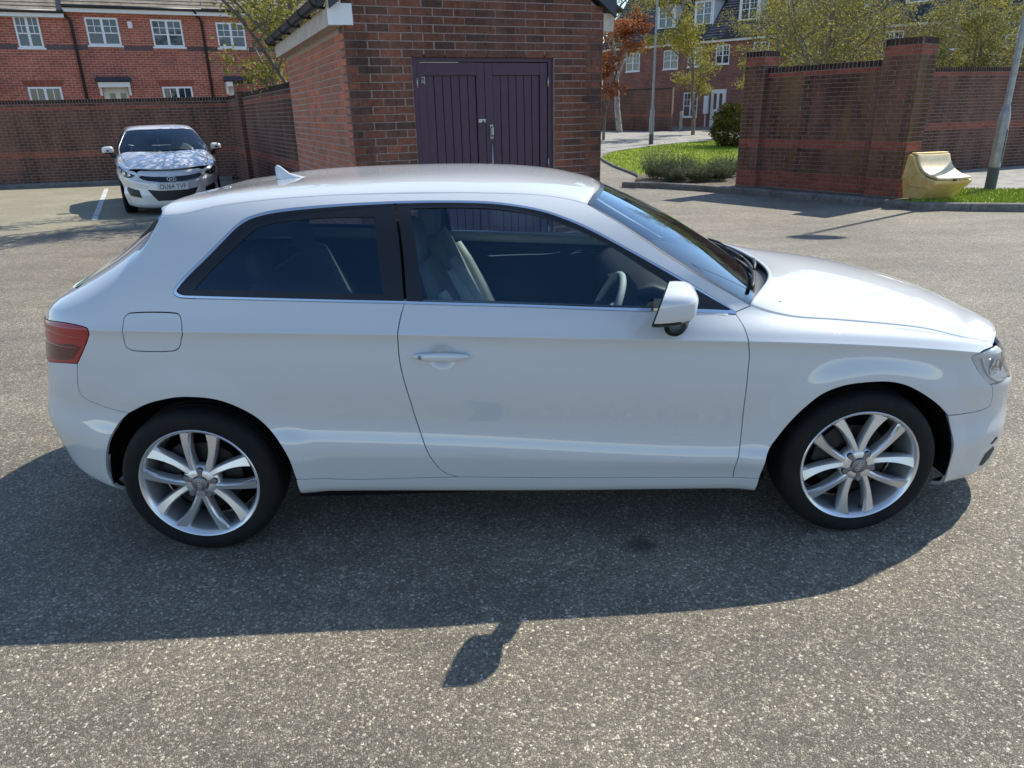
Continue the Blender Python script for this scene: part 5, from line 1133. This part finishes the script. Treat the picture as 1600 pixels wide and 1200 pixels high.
# ---- wheels
def make_wheel(rot):
    """axis along local -y is the outer face; centre at origin"""
    R = Matrix.Rotation(math.radians(90),4,'X')     # lathe z -> -y
    root = bpy.data.objects.new('wheel', None)
    ty = MB(); w = .112
    P = [(.226,-.100),(.232,-.104),(.243,-.1085),(.262,-.1115),(.280,-.1085),(.294,-.100),(.3035,-.088),(.3085,-.072)]
    P += [(.3105,-.052),(.3105,-.046),(.304,-.045),(.304,-.037),(.3108,-.036),(.311,-.012),(.304,-.011),(.304,-.003),(.311,-.002)]
    P2 = [(r,-h) for r,h in P[::-1]]
    ty.lathe([(r,-h) for r,h in P]+[(r,-h) for r,h in P2], 96, R)
    tread = MB()
    t_ = ty.build('tyre', M_TYRE, root, sharp=50)
    rim = MB()
    rim.lathe([(.222,.098),(.2335,.103),(.2345,.106),(.232,.1085),(.2265,.106),(.220,.098),(.214,.082),(.208,.045),(.200,.0),(.205,-.07),(.228,-.10)], 96, R)
    ro = rim.build('rim', M_ALLOY, root, sharp=40)
    def prof_y(r):    # height of the spoke ridge (outer face) against radius
        return .0965+.0065*((r-.045)/.17)**2 if r > .045 else .0965
    hubm = MB(); hubm.lathe([(.0,.050),(.072,.050),(.076,.070),(.070,.088),(.056,.098),(.034,.099),(.030,.092),(0,.092)], 60, R); hubm.build('hub', M_ALLOY, ro, sharp=40)
    spk_me = None
    for v in range(5):
        base = rot+36+72*v
        for sg in (-1,1):
            G = []; m = 14
            for i in range(m+1):
                t = i/m; r = .052+(.2195-.052)*t
                ang = math.radians(base+sg*(9+13.5*t**.9))
                wid = .0128+.004*t+.010*t**3+.003*(1-t)**4; y = prof_y(r); dep = .046-.012*t
                cx, cz = r*math.cos(ang), r*math.sin(ang); tx, tz = -math.sin(ang), math.cos(ang)
                sk = sg*(.30+.45*t)           # ridge lies off-centre, toward the partner spoke's far side
                row = []
                for (o_, dy) in ((-1,-dep),(-1.0,-.012-.010*(sg>0)*t),(-.72,-.003-.007*(sg>0)*t),(sk,.0),(.72,-.003-.007*(sg<0)*t),(1.0,-.012-.010*(sg<0)*t),(1,-dep)):
                    row.append((cx+tx*wid*o_, -(y+dy), cz+tz*wid*o_))
                G.append(row)
            sp_ = MB(); sp_.grid(np.array(G), flip=True); sp_.build('spoke', M_ALLOY, ro, sharp=28)
    cap = MB()
    cap.lathe([(.0,.1055),(.026,.1055),(.029,.103),(.030,.094)], 40, R); co = cap.build('hub_cap', M_ALLOYD, ro, sharp=40)
    rg = MB()
    for k in range(4):
        M = R@Matrix.Rotation(math.radians(rot),4,'Z')@Matrix.Translation(((k-1.5)*.0098,0,.1062))
        rg.tube([tuple(M@Vector((.0068*math.cos(q),.0068*math.sin(q),0))) for q in [2*math.pi*i/20 for i in range(20)]], .0010, 5, closed=True)
    rg.build('ring_emblem', M_CHROME, co, smooth=True)
    for k in range(5):
        a = math.radians(rot+72*k); arm = MB()
        M = R@RZ(a)
        arm.box((.02,-.0085,.090),(.052,.0085,.1025),M,ch=.002); arm.lathe([(0,.1035),(.009,.1035),(.0115,.101),(.012,.084)], 18, M@Matrix.Translation((.056,0,0)))
        arm.build('bolt_cover', M_ALLOYD, co, sharp=40)
        pk = MB(); pk.lathe([(.0145,.0985),(.0125,.090)],18,M@Matrix.Translation((.056,0,.0008))); pk.build('bolt_pocket', M_LINER, co)
    va = math.radians(rot+36*5+6); vm = MB(); va = math.radians(-78)
    vm.tube([(.208*math.cos(va),-.075,.208*math.sin(va)),(.196*math.cos(va),-.088,.196*math.sin(va))], .0055, 8); vm.build('valve', M_BLACKP, ro, smooth=True)
    br = MB(); br.lathe([(.06,.030),(.145,.030),(.145,.008),(.06,.008)], 60, R); br.lathe([(0,.045),(.07,.042),(.075,.0)],40,R); br.build('brake_disc', M_DISC, root, sharp=40)
    cl = MB(); 
    for q in range(7): cl.box((.095,-.03,-.03),(.165,.03,.045), R@RZ(math.radians(120+8*q))); 
    cl.build('brake_caliper', M_BLACKP, root)
    bk = MB(); bk.lathe([(0,-.03),(.20,-.03)], 40, R); bk.build('wheel_back', M_LINER, root)
    return root
def place_wheel(x, y, rot, s):
    w = make_wheel(rot); link(w, CAR); w.location = (x, y*s, .3112)
    if s == 1: w.rotation_euler = (0,0,math.pi)
    return w
YW = .758
place_wheel(-WX,YW,83,-1); place_wheel(WX,YW,60,-1); place_wheel(-WX,YW-.0,40,1); place_wheel(WX,YW,10,1)
# ---- wheel wells, floor
for x, a0_, a1_ in ((-WX,-12,184),(WX,-11,190)):
    for s in (-1,1):
        m = MB(); n_ = 28; G = []
        for i in range(n_+1):
            a = math.radians(a0_+(a1_-a0_)*i/n_); G.append([(x+.372*math.cos(a), s*yy_, .315+.372*math.sin(a)) for yy_ in (.80 if x<0 else .84,.54)])
        m.grid(np.array(G)); m.add([(x+.372*math.cos(a), s*.54, .315+.372*math.sin(a)) for a in [math.radians(a0_+(a1_-a0_)*i/n_) for i in range(n_+1)]],[tuple(range(n_+1))]); m.build('wheel_arch_liner', M_LINER, CAR, smooth=False)
fl = MB(); fl.box((-.93,-.82,.22),(.92,.82,.30)); fl.box((-1.85,-.50,.28),(1.95,.50,.36)); fl.box((.9,-.53,.30),(1.0,.53,.9)); fl.build('floor_pan', M_LINER, CAR)
for nm_, q0, q1 in (('engine_block',(1.0,-.54,.36),(1.95,.54,.62)),('boot_tub',(-1.85,-.6,.36),(-1.1,.6,.62))): fl = MB(); fl.box(q0,q1); fl.build(nm_, M_LINER, CAR)
# ---------------------------------------------------------------- cabin
def pad(mb, secs, n=20, p=.5):
    """secs: (centre, axis-a half vector, axis-b half vector)"""
    G = []
    for c, a, b in secs:
        c, a, b = Vector(c), Vector(a), Vector(b)
        G.append([tuple(c+a*(np.sign(math.cos(t))*abs(math.cos(t))**p)+b*(np.sign(math.sin(t))*abs(math.sin(t))**p)) for t in [2*math.pi*i/n for i in range(n+1)]])
    mb.grid(np.array(G)); k = len(mb.v)
    mb.add([q for q in G[0][:-1]], [tuple(range(n))]); mb.add([q for q in G[-1][:-1]], [tuple(range(n))[::-1]]); return mb
def front_seat(y):
    r = bpy.data.objects.new('front_seat', None); link(r, CAR)
    def back(k, w): # k 0..1 up the backrest
        return (-.17-.26*k, y, .46+.62*k), (0,w,0), (.065-.02*k, 0, .02)
    m = MB(); pad(m, [back(-.05,.20),back(0,.245),back(.2,.262),back(.45,.262),back(.7,.25),back(.88,.22),back(.97,.16),back(1.0,.10)]); m.build('backrest', M_SEAT, r, smooth=True)
    m = MB()
    for s in (-1,1):
        pts = [back(k,1)[0] for k in (.02,.2,.45,.7,.85)]
        m.tube([(p[0]+.055,y+s*.215,p[2]) for p in pts],[.035,.058,.056,.042,.024],10)
    m.build('side_bolster', M_TRIML, r, smooth=True)
    m = MB(); pad(m, [((-.20,y,.46),(0,.20,0),(0,0,.03)),((-.16,y,.45),(0,.245,0),(0,0,.07)),((.1,y,.45),(0,.25,0),(0,0,.075)),((.28,y,.47),(0,.24,0),(0,0,.065)),((.35,y,.46),(0,.2,0),(0,0,.03))]); m.build('cushion', M_SEAT, r, smooth=True)
    m = MB(); pad(m, [((-.445,y,1.07),(0,.08,0),(.03,0,0)),((-.45,y,1.10),(0,.13,0),(.045,0,0)),((-.455,y,1.18),(0,.14,0),(.05,0,0)),((-.465,y,1.235),(0,.12,0),(.04,0,0)),((-.467,y,1.25),(0,.07,0),(.02,0,0))]); m.build('headrest', M_SEAT, r, smooth=True)
front_seat(-.36); front_seat(.36)
m = MB(); pad(m, [((-.85,0,.45),(0,.60,0),(.07,0,.02)),((-.98,0,.75),(0,.62,0),(.07,0,.02)),((-1.08,0,.98),(0,.60,0),(.05,0,.02)),((-1.10,0,1.02),(0,.5,0),(.03,0,.01))])
pad(m, [((-.95,0,.44),(0,.55,0),(0,0,.05)),((-.7,0,.46),(0,.62,0),(0,0,.07)),((-.45,0,.46),(0,.6,0),(0,0,.05))])
for y in (-.36,.36): pad(m, [((-1.10,y,1.02),(0,.10,0),(.03,0,0)),((-1.11,y,1.08),(0,.13,0),(.04,0,0)),((-1.12,y,1.14),(0,.09,0),(.03,0,0))])
m.build('rear_bench', M_SEAT, CAR, smooth=True)
m = MB(); m.box((-1.60,-.62,.985),(-1.12,.62,1.0)); m.build('parcel_shelf', M_TRIMIN, CAR)
# dashboard
prof = [(.98,.955),(.80,.955),(.62,.945),(.50,.925),(.44,.885),(.43,.80),(.46,.70),(.50,.60),(.56,.55),(.98,.50)]
G = np.array([[(x+.0*abs(y),y,z-.012*abs(y)) for x,z in prof] for y in np.linspace(-.70,.70,9)])
m = MB(); m.grid(G); m.build('dashboard', M_TRIMIN, CAR, smooth=True)
m = MB(); pad(m, [((.60,-.36,.93),(0,.17,0),(0,0,.03)),((.52,-.36,.955),(0,.17,0),(0,0,.035)),((.46,-.36,.945),(0,.165,0),(0,0,.03))]); m.box((.42,-.09,.86),(.47,.09,.90)); m.build('instrument_binnacle', M_BLACKP, CAR, smooth=True)
sw = MB(); MS = frame((.34,-.36,.82),(0,1,0),uz=(-.90,0,.42)); pts = [tuple(MS@Vector((.184*math.cos(t),.184*math.sin(t),0))) for t in [2*math.pi*i/40 for i in range(40)]]
sw.tube(pts,.0155,10,closed=True); swo = sw.build('steering_wheel', M_TRIML, CAR, smooth=True)
hb = MB(); pad(hb, [tuple((MS@Vector((0,-.01,h)),(0,w,0),(.03*0+.42*w2,0,.90*w2))) for h,w,w2 in ((-.05,.05,.05),(0,.075,.06),(.02,.07,.055),(.03,.03,.03))])
for a in (0,180,270): hb.tube([tuple(MS@Vector((.06*math.cos(math.radians(a)),.06*math.sin(math.radians(a)),0))),tuple(MS@Vector((.175*math.cos(math.radians(a)),.175*math.sin(math.radians(a)),0)))],.018,6)
hb.build('steering_boss', M_TRIMIN, swo, smooth=True)
# door cards
for s in (-1,1):
    cards = [('door_card',[(2.17,.15),(3.40,.15),(3.36,.80),(2.17,.81)],M_TRIMIN,-.050),('rear_side_card',[(1.40,.56),(1.75,.56),(1.9,.30),(2.15,.15),(2.15,.81),(1.40,.81)],M_TRIMIN,-.045)]
    for nm, lp, mt, of in cards: c_ = panel(nm, loop(lp), mt, CAR, gap=.002, off=of, flange=.0, sides=(s,), h=.06)[0]
    lines = [(1.40,.822),(1.8,.823),(2.3,.827),(2.8,.824),(3.2,.818),(3.34,.812)]
    P = skin_pts(lines, side=s); P[:,1] += -s*.034; P[:,2] -= .004; m = MB(); m.tube(P,.030,10); m.build('window_ledge', M_TRIML, CAR, smooth=True)
    P = skin_pts([(2.42,.70),(2.6,.712),(2.8,.722),(2.86,.735)], side=s); P[:,1] += -s*.062; m = MB(); m.tube(P,.008,6); m.build('trim_strip', M_CHROME, CAR, smooth=True)
    P = skin_pts([(2.90,.722),(3.02,.722),(3.06,.75),(2.95,.755)], side=s); P[:,1] += -s*.062; m = MB(); m.tube(list(P)[:-1]+[P[0]],.003,6); q = skin_pts([(2.92,.73),(2.98,.735)],side=s); q[:,1] += -s*.068; m.tube(q,.008,6); m.build('door_release', M_CHROME, CAR, smooth=True)
P = np.array([(-.46,-.66,1.28),(-.44,-.675,1.15),(-.40,-.70,1.0),(-.36,-.72,.85)])
for s in (-1,1):
    m = MB(); Q = P*[1,-s,1]; G = np.array([[q+[-.022,0,0] for q in Q],[q+[.022,0,0] for q in Q]]); m.grid(G); m.build('seat_belt', M_BLACKP, CAR)
# driver and passenger headlamp units
for s in (-1,1):
    hl = [o for o in CAR.children if o.name.startswith('headlamp')][0 if s==-1 else 1]
    for (uu,vv,r) in ((4.50,.66,.042),(4.62,.67,.036)):
        Q,Nn = with_normals(skin,np.array([uu]),np.array([vv])); Nn *= np.sign(Nn[0,1]); c = (Q[0]-Nn[0]*.012); d = Nn[0].copy()
        if s == -1: c = c*MIR; d = d*MIR
        m = MB(); m.lathe([(r,.0),(r*1.02,.005),(r*.88,.006),(r*.82,.001),(r*.6,.004),(r*.3,.007),(0,.008)],24,frame(c,(0,0,1),uz=d)); m.build('lamp_unit', M_ALLOYD if r<.04 else M_CHROME, hl, sharp=50)
    P = skin_pts([(4.40,.70),(4.44,.64),(4.50,.588),(4.58,.578)], off=-.010, side=s); m = MB(); m.tube(P,.005,6); m.build('running_light', M_WHITE, hl, smooth=True)
    tl = [o for o in CAR.children if o.name.startswith('tail_lamp')][0 if s==-1 else 1]
    for (pts,r,mt) in (([(.62,.70),(.78,.705),(.93,.695),(.965,.70)],.003,'red'),([(.62,.66),(.8,.655),(.93,.655)],.004,'red')):
        P = skin_pts(pts, off=.001, side=s); m = MB(); m.tube(P,r*.6,8); m.build('light_guide', M_RED, tl, smooth=True)
# ---------------------------------------------------------------- silver hatchback by the wall
M_SILVER = plain('silver_paint', (.66,.665,.675), rough=.4, metal=.25, coat=1.0, coat_rough=.03)
hyv = Vector((.43,-.903,0)).normalized(); HYC = Vector((-7.02,12.22,.004))
HY = thing('silver_hatchback_car', 'silver hatchback car parked nose-out against the brick boundary wall', 'car', tuple(HYC), math.atan2(hyv.y,hyv.x)); HY.scale = (1,1,1.09)
SKIP = ('headlamp','grille','number_plate','air_vent','vent_slot','aerial_fin','ring_emblem','fuel_flap_','trim_strip','door_release','key_lock')
def copy_part(o, parent):
    if o.name.split('.')[0] in SKIP: return
    c = o.copy(); link(c, parent)
    if o.type == 'MESH':
        for i, sl in enumerate(c.material_slots):
            if sl.material == M_PAINT: sl.link = 'OBJECT'; c.material_slots[i].material = M_SILVER
    for ch in list(o.children): copy_part(ch, c)
for o in list(CAR.children): copy_part(o, HY)
def uz(pts): return loop([(u,vz(u,z)) for u,z in pts], step=.02)
panel('wing_tip', L_head, M_SILVER, HY, gap=.0, off=.0, h=.03)
hb_ = panel('lower_grille', uz([(UC-.45,.43),(UC-.30,.24),(UC,.24),(UC,.40),(UC-.2,.40)]), M_BLACKP, HY, gap=0, off=.004, one=True, h=.03)
gb_ = panel('upper_grille', uz([(UC-.56,.625),(UC-.50,.59),(UC-.2,.535),(UC,.53),(UC,.615),(UC-.3,.625),(UC-.5,.65)]), M_BLACKT, HY, gap=0, off=.005, one=True, h=.03)
Pg = skin_pts([(UC-.56,vz(UC-.56,.628)),(UC-.5,vz(UC-.5,.585)),(UC-.2,vz(UC-.2,.53)),(UC,vz(UC,.525))], off=.007); m = MB(); m.tube(Pg,.007,6); m.tube(Pg*MIR,.007,6); m.build('grille_chrome', M_CHROME, gb_, smooth=True)
for s in (-1,1):
    fg = panel('fog_lamp_surround', uz([(UC-.60,.42),(UC-.86,.47),(UC-.92,.43),(UC-.80,.33),(UC-.56,.30)]), M_BLACKP, HY, gap=0, off=.005, sides=(s,), h=.03)[0]
    panel('fog_lamp', uz([(UC-.64,.40),(UC-.82,.43),(UC-.85,.41),(UC-.76,.345),(UC-.62,.335)]), M_DISC, fg, gap=0, off=.008, sides=(s,), h=.03)
    lp = [(UC-.60,.655),(UC-.72,.61),(UC-.90,.625),(UC-1.02,.70),(UC-1.16,.795),(UC-1.08,.80),(UC-.85,.735)]
    hl = panel('headlamp', uz(lp), M_LENS, HY, gap=.0, off=.012, flange=.02, sides=(s,), h=.02)[0]
    panel('lamp_bowl', uz(lp), M_BLACKP, hl, gap=.004, off=.005, flange=0, sides=(s,), h=.02)
    for (u_,z_,r_) in ((UC-.88,.678,.050),(UC-.74,.650,.038),(UC-1.0,.735,.03)):
        Q, Nn = with_normals(skin,np.array([u_]),np.array([vz(u_,z_)])); Nn *= np.sign(Nn[0,1]); c = Q[0]+Nn[0]*.006; d_ = Nn[0].copy()
        if s == -1: c = c*MIR; d_ = d_*MIR
        m = MB(); m.lathe([(r_,0),(r_,.004),(r_*.78,.004),(r_*.7,.0),(r_*.55,.003),(0,.005)],20,frame(c,(0,0,1),uz=d_)); m.build('lamp_unit', M_CHROME, hl, sharp=40)
def text_mesh(name, s, size, mat, M, parent, ext=.0015, sx=1.0):
    cu = bpy.data.curves.new(name,'FONT'); cu.body = s; cu.size = size; cu.extrude = ext; cu.align_x = 'CENTER'; cu.align_y = 'CENTER'; cu.space_character = 1.08
    t = bpy.data.objects.new(name, cu); COL.objects.link(t); bpy.context.view_layer.update()
    me = bpy.data.meshes.new_from_object(t.evaluated_get(bpy.context.evaluated_depsgraph_get())); bpy.data.objects.remove(t)
    me.transform(Matrix.Diagonal((sx,1,1,1))); me.transform(M); me.materials.clear(); me.materials.append(mat)
    o = bpy.data.objects.new(name, me); link(o, parent); return o
xp = float(skin(np.array([UC]),np.array([vz(UC,.46)]))[0,0])
pm = MB(); pm.box((xp+.004,-.26,.405),(xp+.018,.26,.518),ch=.003); npl = pm.build('number_plate', MATS['plate_white'], HY)
M_INK = plain('plate_ink',(.012,.012,.012),rough=.5)
text_mesh('registration', 'OU64 TVP', .108, M_INK, frame((xp+.0185,0,.461),(0,1,0),uz=(1,0,0)), npl, sx=.86)
m = MB(); xe = xp+.012; ell = [(xe,.075*math.cos(t),.585+.036*math.sin(t)) for t in [2*math.pi*i/28 for i in range(28)]]; m.tube(ell,.0065,6,closed=True)
m.tube([(xe,-.040,.560),(xe,-.022,.612)],.0075,6); m.tube([(xe,.022,.558),(xe,.040,.610)],.0075,6); m.tube([(xe,-.031,.580),(xe,.031,.590)],.0075,6); m.build('badge', M_CHROME, gb_, smooth=True)
m = MB(); m.tube([(-.62,.0,1.405),(-.80,0.0,1.62)],[.005,.002],5); m.build('whip_aerial', M_BLACKP, HY)
